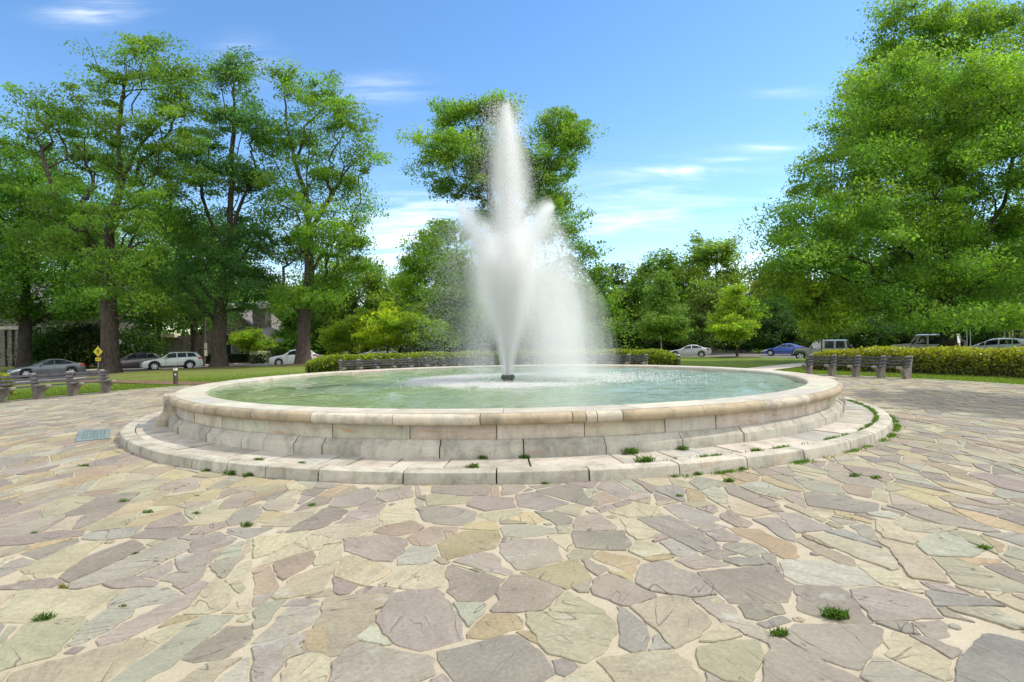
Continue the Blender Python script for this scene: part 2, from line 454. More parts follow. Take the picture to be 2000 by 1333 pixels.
M['copper'] = mat_flat_brush('weathered_plaque', (.13, .175, .17), (.20, .245, .235), 4.0, .6, .3, 40, .004)
M['plaque_text'] = simple('plaque_lettering', (.12, .16, .15), .7)
M['dark'] = simple('dark_interior', (.015, .015, .014), .9)
M['wood'] = mat_flat_brush('old_pole_wood', (.07, .055, .045), (.13, .105, .085), 3.0)
M['skin'] = simple('skin', (.50, .30, .22), .6, var=.04); M['cloth'] = simple('white_shirt', (.55, .56, .58), .8); M['hair'] = simple('auburn_hair', (.20, .085, .04), .6)
M['lit'] = simple('frosted_lamp_band', (.74, .68, .58), .4)
M['branch'] = mat_flat_brush('hedge_twigs', (.028, .03, .014), (.07, .055, .03), 5.0, .95, .9, 14, .08)
# ------------------------------------------------------------------ terrain, road, paths
def polar_sheet(name, rfun0, rfun1, nr, th0, th1, nt, mat, dz=0.0, zfun=terrain, kind='structure'):
    vs = []; fs = []
    for i in range(nt + 1):
        th = th0 + (th1 - th0) * i / nt; a = rfun0(th); b = rfun1(th)
        for k in range(nr + 1):
            q = k / nr; r = a + (b - a) * q
            x = FX + r * math.sin(th); y = FY + r * math.cos(th)
            vs.append((x, y, zfun(x, y) + dz))
    for i in range(nt):
        for k in range(nr):
            s = i * (nr + 1) + k; fs.append((s, s + 1, s + nr + 2, s + nr + 1))
    o = link(name, np_mesh(name, vs, np.array(fs), smooth=True), mat)
    return tag(o, kind=kind)

vs = []; fs = []
radii = list(np.linspace(R_PLAZA - .05, 60, 46)) + [64, 70, 80, 95, 120, 160, 240, 400, 900]
NT_ = 240
for i in range(NT_):
    th = 2 * PI * i / NT_
    for r in radii:
        x = FX + r * math.sin(th); y = FY + r * math.cos(th); z = terrain(x, y) - (0.03 if r < R_PLAZA else 0)
        if r > 70: z += min(2.2, (r - 70) * .012)
        if r < 70: z += .012 * math.sin(x * 1.3) * math.cos(y * 1.7)
        vs.append((x, y, z))
K = len(radii)
for i in range(NT_):
    j = (i + 1) % NT_
    for k in range(K - 1): fs.append((i * K + k, i * K + k + 1, j * K + k + 1, j * K + k))
tag(link('lawn', np_mesh('lawn', vs, np.array(fs), smooth=True), M['lawn']), kind='structure')
ZR = -.72
polar_sheet('road', lambda t: r_in(t), lambda t: r_in(t) + 13, 3, -2.2, 2.2, 160, M['asphalt'], .045)
def kerb_ring(name, rf, w, h, th0, th1, n):
    vs = []; fs = []
    for i in range(n + 1):
        th = th0 + (th1 - th0) * i / n; r = rf(th)
        zr = terrain(FX + (r + 1) * math.sin(th), FY + (r + 1) * math.cos(th))
        for rr, z in ((r - w, zr - .05), (r - w, zr + h), (r, zr + h), (r, zr - .05)):
            vs.append((FX + rr * math.sin(th), FY + rr * math.cos(th), z))
    for i in range(n):
        for k in range(3): fs.append((i * 4 + k, i * 4 + k + 1, i * 4 + 5 + k, i * 4 + 4 + k))
    tag(link(name, np_mesh(name, vs, np.array(fs)), M['concrete']), kind='structure')
kerb_ring('road_kerb', lambda t: r_in(t), .18, .13, -2.2, 2.2, 200)
kerb_ring('outer_road_kerb', lambda t: r_in(t) + 13.2, .18, .13, -2.2, 2.2, 200)
def strip(name, th, r0, r1, w, mat, dz):
    vs = []; fs = []; n = 40
    u = np.array([math.sin(th), math.cos(th)]); v = np.array([u[1], -u[0]])
    for i in range(n + 1):
        r = r0 + (r1 - r0) * i / n
        for k in range(5):
            p = np.array([FX, FY]) + u * r + v * w * (k / 4 - .5); vs.append((p[0], p[1], terrain(p[0], p[1]) + dz))
    for i in range(n):
        for k in range(4): s = i * 5 + k; fs.append((s, s + 1, s + 6, s + 5))
    tag(link(name, np_mesh(name, vs, np.array(fs), smooth=True), mat), kind='structure')
strip('path', math.radians(40), R_PLAZA - .02, 48, 1.9, M['path'], .035)
strip('worn_path', math.radians(-51.5), R_PLAZA - .02, 38, 1.5, M['mulch'], .035)
def mulch_bed(name, x, y, r):
    n = 40; ph = rng.random(4) * 6
    vs = [(x, y, terrain(x, y) + .10)]; fs = []
    for k, q in enumerate((.5, 1.0)):
        for i in range(n):
            a = 2 * PI * i / n; rr = r * q * (1 + .13 * math.sin(3 * a + ph[0]) + .1 * math.sin(5 * a + ph[1]) + .06 * math.sin(11 * a + ph[2]))
            px, py = x + rr * math.cos(a), y + rr * math.sin(a); vs.append((px, py, terrain(px, py) + (.075 if k == 0 else .02)))
    for i in range(n):
        j = (i + 1) % n; fs.append((0, 1 + i, 1 + j)); fs.append((1 + i, 1 + n + i, 1 + n + j, 1 + j))
    tag(link(name, np_mesh(name, vs, fs, smooth=True), M['mulch']), kind='structure')

# ------------------------------------------------------------------ crazy paving
TRACED = [(500, 940, .4386, '''m405,262 560,245 662,265 650,310 600,355 520,350 405,310;o400,340 520,360 605,385 560,425 480,462 358,420;o620,385 780,375 832,380 828,465 700,480 535,460;o330,525 470,515 578,520 555,570 520,580 525,620 480,680 380,760 300,778 225,750 265,650;m660,482 800,485 850,540 905,630 910,700 740,748 640,725 575,670 548,620 600,500;m352,442 445,465 410,495 375,506 355,480;m470,468 607,480 575,505 460,507;g640,345 690,295 790,298 800,325 760,362 640,375;t680,250 780,205 895,210 880,235 770,290 715,285;t518,240 560,205 700,180 738,205 735,222 640,240;o555,150 575,125 690,92 700,165 660,185 570,192;m410,155 430,135 590,100 540,160 470,170;o260,235 400,175 548,165 550,192 400,258 300,245;m140,228 310,122 405,135 365,170 290,208;o35,200 140,150 260,122 245,150 180,198;o0,340 0,255 230,225 180,265 70,320;o30,375 70,330 250,245 380,260 390,275 290,290 280,305 180,330;o270,370 285,300 345,270 388,310 385,340 330,362;t85,372 190,322 245,325 265,350 130,435 105,420;t0,395 60,385 130,435 85,480 0,500;o85,510 130,440 290,385 385,345 365,400 335,465 240,500 110,520;o240,505 340,468 335,515 300,530 230,515;m0,500 80,482 60,525 0,550;g0,580 30,555 115,540 40,630 0,645;m140,553 190,520 258,535 220,550;g15,700 160,560 280,545 275,585 240,635 140,685 5,712;m0,725 170,665 225,665 215,700 120,815 75,870 80,896 0,896;o150,810 230,780 315,795 290,900 120,900;g465,705 520,660 605,718 560,725;m335,830 460,730 770,750 775,860 690,900 345,900;m35,115 60,90 170,88 150,120 100,132 50,128'''),
 (800, 940, .4386, '''m40,118 190,118 290,140 285,170 230,195 120,190 65,170;o90,65 110,58 265,72 240,98 85,108;m110,25 350,20 345,62 200,68 105,55;m275,72 455,78 465,115 340,132 265,110;m480,62 560,52 700,100 600,130 490,112 470,85;m565,45 755,8 785,70 835,95 800,110;o305,150 480,125 500,140 390,178;y450,168 520,130 600,175 560,190;o640,125 720,105 778,112 740,155;m570,140 680,145 715,165 715,185 660,195;y235,212 270,190 370,182 385,220;g400,215 440,198 630,195 635,232 520,248 400,245;o640,200 712,202 705,230 645,230;y125,290 210,230 385,225 390,260 370,300 280,320 180,345 145,330;m400,255 600,252 650,295 675,350 520,390 480,390 410,320;o615,250 650,240 705,240 720,285 700,305;t110,345 145,335 190,350 150,370;m210,360 300,320 370,330 450,405 420,415 300,385;m170,380 270,410 415,425 380,490 320,535 220,530 160,470;m455,430 510,430 670,490 590,570 470,580 380,578 340,550;y480,405 600,385 700,355 745,360 800,430 690,478 600,440;o700,320 720,308 815,312 780,350 720,348;o620,545 700,495 850,575 850,587 650,580;g195,555 225,540 325,548 320,580 260,642 230,610;y265,690 330,590 450,590 490,620 490,655 330,695;o500,600 520,590 855,595 900,640 900,680 850,760 770,800 620,760 580,715 555,665;m110,750 250,715 470,692 560,750 600,800 620,860 540,900 230,900;n640,812 700,800 730,825 690,858 650,845;m735,475 798,448 790,490 760,490;m750,365 800,358 870,390 830,413;m105,840 150,835 215,900 105,900;y480,672 555,680 560,715 520,700;o660,900 770,822 860,870 880,900'''),
 (1150, 940, .4386, '''m60,420 110,425 290,510 150,550 5,490 20,440;y10,335 60,318 215,350 190,410;y75,405 180,415 180,445 110,425;m-75,232 150,225 178,280 150,315 -20,298 -72,292;m-75,225 -55,165 45,150 115,205 110,220 0,228;o100,180 160,165 210,180 300,225 280,245 215,258;o70,145 210,100 290,115 320,148 150,165;m215,165 350,150 450,195 575,285 570,295 490,312 350,240;m340,115 400,105 540,150 575,170 480,200 400,160;o185,310 215,265 260,265 335,320 240,335;y245,340 345,322 365,340 290,355;m265,255 330,240 345,255 300,268;m290,272 380,265 475,325 380,330;m505,320 560,300 645,325 580,345;m595,290 640,278 740,285 785,315 690,335;m400,355 430,335 560,340 620,370 480,390;m610,348 750,342 775,368 650,380;m530,235 600,220 670,255 650,275 560,270;m490,205 540,188 610,205 590,220 510,228;m570,190 620,135 720,190 700,205 620,200;o620,80 650,75 810,140 720,158 640,140;m610,30 640,18 840,105 780,115 640,75;y630,215 730,205 912,290 912,340 860,340 740,270;m740,175 850,170 912,240 912,265 870,255;m190,455 235,355 330,365 470,420 555,500 440,512 300,490;m470,400 780,378 840,385 860,440 905,465 870,535 640,540 590,515 520,450;o185,550 300,530 430,520 530,625 480,685 380,735 260,620;n80,565 150,570 245,640 260,690 240,745 190,750 130,720 120,650;o505,710 520,690 590,648 660,690 560,712;o500,740 560,730 740,722 760,770 745,820 700,890 600,875 510,825 495,780;m465,525 570,520 650,570 680,620 790,670 820,710 780,710 640,655 560,600;m680,550 840,555 850,590 760,615 710,605;n755,625 850,608 880,625 800,648;o60,800 130,765 400,755 470,745 478,900 140,900 110,860;m495,870 520,858 640,900 500,900;n275,710 305,700 350,742 275,750'''),
 (1500, 930, .3023, '''g100,560 130,545 400,565 560,600 680,690 500,710 210,690 120,640;m195,720 440,720 530,770 580,840 590,870 650,940 470,940 220,870;m550,745 700,725 900,770 1010,810 1095,910 680,930 600,830;m130,1010 280,930 560,950 720,1000 700,1080 580,1240 400,1190 200,1090;m0,1130 60,1065 570,1300 550,1340 0,1340;m600,1340 700,1180 1100,1340;o770,1080 840,1025 900,1045 1150,1190 1150,1290 1100,1300 780,1160;m910,1040 1010,1050 1210,1120 1150,1175;m720,950 870,940 960,1025 770,1005;m890,945 1100,920 1150,1030 1080,1045 980,1030;n1055,750 1400,800 1490,840 1060,840;m1090,870 1120,855 1285,930 1130,900;o1180,860 1450,855 1654,980 1560,980;n1220,1020 1260,1000 1660,1090 1660,1340 1200,1340 1180,1240;g970,450 1040,395 1150,375 1380,480 1300,520 1050,510;o705,300 770,300 930,380 960,440 760,400 710,350;o720,415 900,430 1000,490 1100,600 1150,680 920,650 840,540;o290,390 400,380 700,465 790,520 820,590 780,600 560,520;n400,365 500,355 700,440 715,465 560,420;m545,325 620,315 680,345 690,415 600,380;o190,425 240,415 530,530 540,570 480,570;m70,240 200,250 420,345 350,365 240,400 120,310;o830,300 880,280 1200,335 1260,395 1180,380 900,350;m780,195 1000,200 1330,300 1480,355 1300,355 1080,300;m240,110 290,100 700,180 690,225 560,235 270,190;o560,570 700,600 860,640 1030,745 980,750 690,690;o1040,525 1250,540 1480,640 1654,700 1654,750 1400,730 1200,690'''),
 (0, 930, .3023, '''o0,880 150,750 760,745 740,770 550,900 200,940 0,945;g740,770 860,735 1060,725 1145,770 1050,815 850,850 720,850;m660,1050 980,850 1260,765 1180,860 860,1030 680,1080;o0,1150 180,950 500,920 540,950 330,1160 130,1210 0,1250;g430,1090 560,960 720,855 840,880 820,920 560,1060;o100,1340 130,1270 860,1055 980,1110 880,1180 640,1340;g720,1340 1000,1110 1290,920 1480,920 1400,1000 1190,1150 930,1340;o920,1050 1130,970 1280,930 1150,1020 980,1100;o980,1000 1230,820 1390,680 1490,770 1420,860 1200,930;m1200,1170 1430,985 1610,985 1600,1060 1470,1160 1280,1190;m700,700 870,660 1000,690 950,735 780,740;m480,690 640,620 1100,415 1190,440 1180,490 830,660 680,720 470,720;m400,650 570,520 850,420 930,470 640,600 470,680;o160,600 440,470 720,420 640,500 430,600 260,655;m150,500 490,410 500,440 480,480 280,540;m0,450 0,410 380,360 520,360 500,390 180,440;m1220,490 1230,430 1400,365 1520,405 1450,450 1350,480;m860,400 960,350 1240,330 1200,370 1080,410;g500,405 600,370 900,330 830,395 650,415;m1170,600 1150,530 1300,495 1400,500 1340,560;m0,830 0,720 400,650 480,660 230,760''')]
PAL = {'m': (.247, .215, .172), 'o': (.318, .284, .192), 'g': (.290, .280, .212), 'y': (.315, .258, .150), 't': (.265, .212, .150), 'n': (.222, .205, .172)}
seeds = []; kinds = []; wts = []
NMAN = 0
# random seeds elsewhere, denser where the stones are small; dart throwing on a grid
cand = rng.uniform([-16.2, -2.5], [16.2, 31.2], (34000, 2))
cell = {}
def warp(x, y):
    ax = np.abs(x); return np.sign(x) * (ax + .65 * np.maximum(0, ax - 1.0)), y * .74
def unwarp(p):
    ax = abs(p[0]); x = ax if ax < 1 else (ax + .65) / 1.65; return (math.copysign(x, p[0]), p[1] / .74)
def near(p, d, C=.6):
    a, b = int(p[0] // C), int(p[1] // C)
    for i in (-1, 0, 1):
        for j in (-1, 0, 1):
            for q in cell.get((a + i, b + j), ()):
                if (q[0] - p[0]) ** 2 + (q[1] - p[1]) ** 2 < d * d: return True
    return False
def put(p, C=.6): cell.setdefault((int(p[0] // C), int(p[1] // C)), []).append(p)
for p in cand:
    rr = math.hypot(p[0] - FX, p[1] - FY)
    if rr > R_PLAZA + .2 or rr < 7.7 or p[1] < -1.5: continue
    if p[1] < 0.9 and abs(p[0]) > 4: continue
    d = rng.choice([.30, .42, .60])
    wp = warp(p[0], p[1])
    if near(wp, d): continue
    put((float(wp[0]), float(wp[1]))); seeds.append((float(p[0]), float(p[1])))
    kinds.append(rng.choice(list('mmmmmmoooootgyn'))); wts.append(rng.normal(0, .018))
S = np.array(seeds); S = np.stack(warp(S[:, 0], S[:, 1]), 1); W = np.array(wts)
def clip(poly, n, c):
    out = []; m = len(poly)
    for i in range(m):
        p, q = poly[i], poly[(i + 1) % m]; a = p[0] * n[0] + p[1] * n[1] - c; b = q[0] * n[0] + q[1] * n[1] - c
        if a <= 0: out.append(p)
        if (a < 0 < b) or (b < 0 < a):
            t = a / (a - b); out.append((p[0] + (q[0] - p[0]) * t, p[1] + (q[1] - p[1]) * t))
    return out
from mathutils.kdtree import KDTree
from mathutils import noise as mnoise
kd = KDTree(len(S))
for i, s in enumerate(S): kd.insert((s[0], s[1], 0), i)
kd.balance()
def area(p): return .5 * sum(p[i][0] * p[(i + 1) % len(p)][1] - p[(i + 1) % len(p)][0] * p[i][1] for i in range(len(p)))
cells = []
for i, s in enumerate(S):
    q = 1.6; poly = [(s[0] - q, s[1] - q), (s[0] + q, s[1] - q), (s[0] + q, s[1] + q), (s[0] - q, s[1] + q)]
    for (co, j, dist) in kd.find_n((s[0], s[1], 0), 28):
        if j == i: continue
        n = (S[j][0] - s[0], S[j][1] - s[1])
        c = .5 * (S[j][0] ** 2 + S[j][1] ** 2 - s[0] ** 2 - s[1] ** 2 + W[i] - W[j]); poly = clip(poly, n, c)
        if len(poly) < 3: break
    if len(poly) < 3: continue
    todo = [poly]
    if i >= NMAN:
        a = area(poly)
        if a > .16 and rng.random() < .8:
            cx = np.mean([p[0] for p in poly]) + rng.normal(0, .06); cy = np.mean([p[1] for p in poly]) + rng.normal(0, .06)
            pts = np.array(poly) - (cx, cy); ev, evec = np.linalg.eigh(pts.T @ pts); ax = evec[:, 0] if rng.random() < .62 else evec[:, 1]
            an = math.atan2(ax[1], ax[0]) + rng.normal(0, .3); n = (math.cos(an), math.sin(an)); c = n[0] * cx + n[1] * cy
            todo = [clip(poly, n, c), clip(poly, (-n[0], -n[1]), -c)]
    for w, pl in enumerate(todo):
        pl = [unwarp(q_) for q_ in pl]; pl = [(x_ + v_.x * .085, y_ + v_.y * .085) for (x_, y_), v_ in ((q_, mnoise.noise_vector((q_[0] * 2.9, q_[1] * 2.9, 3.7))) for q_ in pl)]
        if len(pl) >= 3 and area(pl) > .006: cells.append((pl, kinds[i] if w == 0 else rng.choice(list('mmmoootgy'))))
sv = []; sf = []; sc_ = []; su = []; sm = []
def stone(pl, kind, ztop=None, man_=False):
    n = len(pl); A = np.array(pl); c = A.mean(0)
    gap = rng.uniform(.001, .004) if man_ else rng.uniform(.004, .014)
    # inset each edge, then resample with a ragged edge
    q = [(float(a[0]), float(a[1])) for a in A]
    for i in range(n):
        p0, p1 = A[i], A[(i + 1) % n]; e = p1 - p0; L = np.hypot(*e)
        if L < 1e-4: continue
        nn = np.array([e[1], -e[0]]) / L
        q = clip(q, nn, nn @ p0 - gap * rng.uniform(.5, 1.5))
        if len(q) < 3: return
    if man_: q = pl
    if area(q) < .003: return
    q = np.array(q)
    for it in range(1):  # round corners a little
        a, b = q, np.roll(q, -1, 0); f = rng.uniform(.02, .09); L = np.hypot(*(b - a).T)[:, None]; g = np.minimum(f, .045 / np.maximum(L, .02))
        q = np.stack([a + (b - a) * g, b - (b - a) * g], 1).reshape(-1, 2)
    d2 = math.hypot(c[0], c[1]); step = .05 if d2 < 6 else (.14 if d2 < 11 else .4)
    out = []
    for i in range(len(q)):
        a, b = q[i], q[(i + 1) % len(q)]; L = np.hypot(*(b - a)); k = max(1, int(L / step))
        nn = np.array([b[1] - a[1], a[0] - b[0]]) / max(L, 1e-6)
        ph_, am_ = rng.uniform(0, 6, 2), rng.normal(0, .011) * min(1, L / .25); fq = rng.uniform(1, 2.6)
        for t in range(k):
            jit = 0 if k == 1 else rng.normal(0, .0048) + am_ * math.sin(PI * t / k) * math.sin(ph_[0] + fq * PI * t / k)
            out.append(a + (b - a) * t / k + nn * jit)
    q = np.array(out); m = len(q)
    R = q - c; ln = np.maximum(np.hypot(*R.T), .02)[:, None]; qi = q - R / ln * np.minimum(.0055, ln * .2)
    zt = rng.uniform(.003, .011) if ztop is None else ztop; tx, ty = rng.normal(0, .006, 2)
    base = len(sv)
    for p in q: sv.append((p[0], p[1], -.012))
    for p in q: sv.append((p[0], p[1], zt - .005 + tx * (p[0] - c[0]) + ty * (p[1] - c[1])))
    for p in qi: sv.append((p[0], p[1], zt + tx * (p[0] - c[0]) + ty * (p[1] - c[1])))
    col = np.array(PAL[kind]) * rng.uniform(.84, 1.16) * (1 + rng.normal(0, .022, 3)); sc_.extend([col] * (3 * m))
    an = rng.uniform(0, PI); ca, sa = math.cos(an), math.sin(an); off = rng.uniform(-50, 50, 3)
    for k in range(3):
        for p in (q if k < 2 else qi):
            u, v = p - c; su.append((u * ca - v * sa + off[0], u * sa + v * ca + off[1], off[2]))
    for k in range(2):
        for i in range(m):
            j = (i + 1) % m; sf.append((base + k * m + i, base + k * m + j, base + (k + 1) * m + j, base + (k + 1) * m + i))
    sf.append(tuple(range(base + 2 * m, base + 3 * m)))
traced = []; laid = []
def split_off(pl, margin):
    """cut a stone outline back where it runs into an already laid stone"""
    cx_, cy_ = np.mean(pl, 0)
    for (T, tc, tr) in traced:
        if math.hypot(cx_ - tc[0], cy_ - tc[1]) > tr + 1.6: continue
        I = pl
        for i in range(len(T)):
            p0, p1 = T[i], T[(i + 1) % len(T)]; n = (p1[1] - p0[1], p0[0] - p1[0]); L = math.hypot(*n)
            if L < 1e-6: continue
            n = (n[0] / L, n[1] / L); I = clip(I, n, n[0] * p0[0] + n[1] * p0[1] + margin * .5)
            if len(I) < 3: break
        if len(I) < 3 or area(I) < 2e-5: continue
        best = None
        for i in range(len(T)):
            p0, p1 = T[i], T[(i + 1) % len(T)]; n = (p1[1] - p0[1], p0[0] - p1[0]); L = math.hypot(*n)
            if L < 1e-6: continue
            n = (n[0] / L, n[1] / L); q = clip(pl, (-n[0], -n[1]), -(n[0] * p0[0] + n[1] * p0[1]) - margin)
            ar = area(q) if len(q) >= 3 else 0
            if best is None or ar > best[0]: best = (ar, q)
        if best is None or best[0] < .004: return None
        pl = best[1]
    return pl
for ox, oy, sc__, txt in TRACED:
    for tok in txt.split(';'):
        pts = [tuple(float(v) for v in q.split(',')) for q in tok[1:].split()]
        pl = [tuple(G(ox + x_ * sc__, oy + y_ * sc__)[:2]) for x_, y_ in pts]
        if area(pl) < 0: pl = pl[::-1]
        m_ = np.mean(pl, 0); k_ = 1 + .045 / max(.05, math.sqrt(abs(area(pl)))) ; pl = [(m_[0] + (q[0] - m_[0]) * k_, m_[1] + (q[1] - m_[1]) * k_) for q in pl]
        pl = split_off(pl, .012)
        if pl is None: continue
        tc = np.mean(pl, 0); traced.append((pl, tc, max(math.hypot(q[0] - tc[0], q[1] - tc[1]) for q in pl))); stone(pl, tok[0], None, True)
for pl, kd_ in cells:
    c = np.mean(pl, 0); r = math.hypot(c[0] - FX, c[1] - FY)
    if r > R_PLAZA - .15 or r < 7.95: continue
    if c[1] < 8.5:
        a0 = area(pl); pl = split_off(pl, .012)
        if pl is None or area(pl) < max(.008, .12 * a0): continue
    stone(pl, kd_)
    laid.append(pl)
# small filler stones where the joints would gape
laid += [t_[0] for t_ in traced]
lk = KDTree(len(laid))
for i, pl in enumerate(laid): m_ = np.mean(pl, 0); lk.insert((m_[0], m_[1], 0), i)
lk.balance(); fillers = []
def edge_dist(p, pl):
    best = 1e9; inside = True; n = len(pl)
    for i in range(n):
        ax_, ay_ = pl[i]; bx_, by_ = pl[(i + 1) % n]; ex, ey = bx_ - ax_, by_ - ay_; L2 = ex * ex + ey * ey + 1e-12
        t_ = max(0, min(1, ((p[0] - ax_) * ex + (p[1] - ay_) * ey) / L2)); best = min(best, math.hypot(p[0] - ax_ - t_ * ex, p[1] - ay_ - t_ * ey))
        if ex * (p[1] - ay_) - ey * (p[0] - ax_) < 0: inside = False
    return -best if inside else best
for p in rng.uniform([-5.5, 1.9], [5.5, 7.2], (5200, 2)):
    if abs(p[0]) > .95 * p[1] + .3 or math.hypot(p[0] - FX, p[1] - FY) < 8.25: continue
    dmin = 1e9
    for (co_, i, ds) in lk.find_n((p[0], p[1], 0), 16):
        dmin = min(dmin, edge_dist(p, laid[i]))
        if dmin < .035: break
    for (q, rq) in fillers: dmin = min(dmin, math.hypot(p[0] - q[0], p[1] - q[1]) - rq)
    if dmin < .035: continue
    rf = min(dmin, .22) - .008; fillers.append((p, rf)); k_ = int(rng.integers(4, 7)); a0 = rng.uniform(0, 6)
    stone([(p[0] + rf * rng.uniform(.8, 1.12) * math.cos(a0 + 2 * PI * i / k_), p[1] + rf * rng.uniform(.8, 1.12) * math.sin(a0 + 2 * PI * i / k_)) for i in range(k_)], rng.choice(list('mmoootgn')), None, True)
me = np_mesh('flagstone_paving', sv, sf, np.array(sc_), su)
tag(link('flagstone_paving', me, M['flag']), kind='structure')
# mortar bed under the stones
vs = [(FX, FY, -.002)]; fs = []
for i in range(160):
    a = 2 * PI * i / 160; vs.append((FX + R_PLAZA * math.sin(a), FY + R_PLAZA * math.cos(a), -.002))
for i in range(160): fs.append((0, 1 + (i + 1) % 160, 1 + i))
tag(link('mortar_bed', np_mesh('mortar_bed', vs, fs), M['mortar']), kind='structure')
polar_sheet('plaza_kerb', lambda t: R_PLAZA - .12, lambda t: R_PLAZA + .1, 1, -PI, PI, 200, M['concrete'], .016, lambda x, y: 0.0)

# ------------------------------------------------------------------ fountain basin
R0 = 7.33
def arc_blocks(name, prof, blocks, gap, mat, parent, colfun, seg=.18, jitter=.003, closed=True):
    """ring of separate stones; prof is a closed (r,z) outline; blocks = list of start angles (radians, 0 = toward the camera, + = to the right)"""
    V = []; Fc = []; C = []; U = []
    nb = len(blocks); k = len(prof)
    for b in range(nb):
        a0 = blocks[b]; a1 = blocks[(b + 1) % nb] + (2 * PI if b == nb - 1 else 0)
        rm = prof[0][0]; g = gap / rm / 2; a0 += g; a1 -= g
        n = max(2, int((a1 - a0) * rm / seg)); dr = rng.normal(0, jitter); dz = rng.normal(0, jitter * .4)
        col = colfun(b, .5 * (a0 + a1)); off = rng.uniform(-40, 40, 3); base = len(V)
        for i in range(n + 1):
            a = a0 + (a1 - a0) * i / n
            L = 0
            for q, (r, z) in enumerate(prof):
                rr = r + dr
                V.append((FX + rr * math.sin(a), FY - rr * math.cos(a), z + dz)); C.append(col)
                if q: L += math.hypot(prof[q][0] - prof[q - 1][0], prof[q][1] - prof[q - 1][1])
                U.append((a * rm + off[0], L + off[1], off[2]))
        for i in range(n):
            for q in range(k if closed else k - 1):
                w = (q + 1) % k; Fc.append((base + i * k + q, base + i * k + w, base + (i + 1) * k + w, base + (i + 1) * k + q))
        Fc.append(tuple(base + q for q in range(k))[::-1]); Fc.append(tuple(base + n * k + q for q in range(k)))
    me = np_mesh(name, V, Fc, np.array(C), U)
    bm = bmesh.new(); bm.from_mesh(me); bmesh.ops.recalc_face_normals(bm, faces=bm.faces[:]); bm.to_mesh(me); bm.free()
    me.polygons.foreach_set('use_smooth', np.ones(len(me.polygons), dtype=bool)); smooth_angle(me, 35)
    return link(name, me, mat, parent)
def rand_blocks(n, j=.25, ph=0.0):
    w = rng.uniform(1 - j, 1 + j, n); w = w / w.sum() * 2 * PI; return list(ph + np.concatenate([[0], np.cumsum(w)[:-1]]))
def px_angle(px, r, z=.4):
    """angle on a circle (near side) seen at photo column px"""
    best = None
    for a in np.linspace(-1.05, 1.05, 2101):
        x = FX + r * math.sin(a); y = FY - r * math.cos(a); u = CX + F * x / y
        if best is None or abs(u - px) < best[0]: best = (abs(u - px), a)
    return best[1]
def mixed_blocks(pxs, r, wid):
    a = [px_angle(p, r) for p in pxs]; rest = 2 * PI - (a[-1] - a[0]); n = int(rest / wid); w = rng.uniform(.75, 1.25, n); w = w / w.sum() * rest
    return a + list(a[-1] + np.cumsum(w)[:-1])
basin = tag(empty('stone_fountain', (0, 0, 0)), 'large round pale stone fountain basin with rolled rim on a stepped apron', 'fountain')
# joint core: a slightly recessed dark ring behind the stones so joints read
core = MB()
core.lathe([(6.78, .10), (6.78, .60), (7.14, .60), (7.14, .36), (7.20, .30), (7.20, .1)], (FX, FY, 0), 96)
core.build('joint_core', M['joint'], basin)
core2 = MB(); core2.lathe([(7.0, .02), (7.0, .118), (8.02, .118), (8.02, .02)], (FX, FY, 0), 96); core2.build('apron_bed', M['joint'], basin)
def c_cop(b, a): return np.array((.475, .44, .36)) * rng.uniform(.90, 1.08) * (1 + rng.normal(0, .025, 3))
RI = 6.71
arc_blocks('coping', [(RI, .60), (RI, .690), (RI + .025, .714), (7.235, .716), (7.24, .712), (7.24, .60)], rand_blocks(30), .007, M['coping'], basin, c_cop)
def roll_prof():
    pr = []
    for i in range(13):
        a = math.radians(95 - i * 200 / 12); pr.append((7.262 + .076 * math.cos(a), .634 + .074 * math.sin(a)))
    return pr + [(7.16, .565), (7.16, .705)]
rcols = {}
def c_roll(b, a):
    pale = rng.random() < .38
    c = np.array((.54, .48, .37)) if pale else np.array((.40, .325, .215))
    return c * rng.uniform(.9, 1.1)
arc_blocks('rolled_rim', roll_prof(), mixed_blocks([352, 398, 490, 607, 765, 935, 1115, 1141, 1163, 1213, 1370, 1490, 1576, 1640], 7.3, .15), .010, M['roll'], basin, c_roll, .12, .004)
def c_wall(b, a):
    return np.array((0.527, 0.475, 0.375)) * rng.uniform(.90, 1.09) * (1 + rng.normal(0, .03, 3))
arc_blocks('wall', [(7.12, .365), (7.205, .365), (7.20, .58), (7.12, .58)], mixed_blocks([378, 431, 522, 647, 798, 967, 1139, 1297, 1395, 1495, 1570, 1615], 7.2, .15), .012, M['wallstone'], basin, c_wall, .2, .005)
def c_base(b, a): return np.array((0.441, 0.407, 0.332)) * rng.uniform(.88, 1.10)
arc_blocks('base_moulding', [(7.15, .12), (7.335, .12), (7.335, .265), (7.325, .285), (7.295, .30), (7.265, .345), (7.235, .368), (7.15, .368)], mixed_blocks([400, 468, 510, 570, 625, 700, 855, 1020, 1180, 1330, 1450, 1545, 1610], 7.33, .14), .014, M['basestone'], basin, c_base, .15, .008)
def c_apr(b, a): return np.array((0.457, 0.416, 0.344) if rng.random() < .8 else (0.416, 0.403, 0.353)) * rng.uniform(.85, 1.08)
arc_blocks('apron', [(7.30, .10), (7.30, .150), (7.845, .140), (7.85, .135), (7.85, .10)], mixed_blocks([380, 420, 470, 545, 600, 640, 690, 770, 870, 1030, 1200, 1245, 1300, 1380, 1420, 1500, 1560, 1620], 7.6, .12), .024, M['apron'], basin, c_apr, .2, .008)
def c_kerb(b, a): return np.array((0.457, 0.420, 0.336)) * rng.uniform(.88, 1.10)
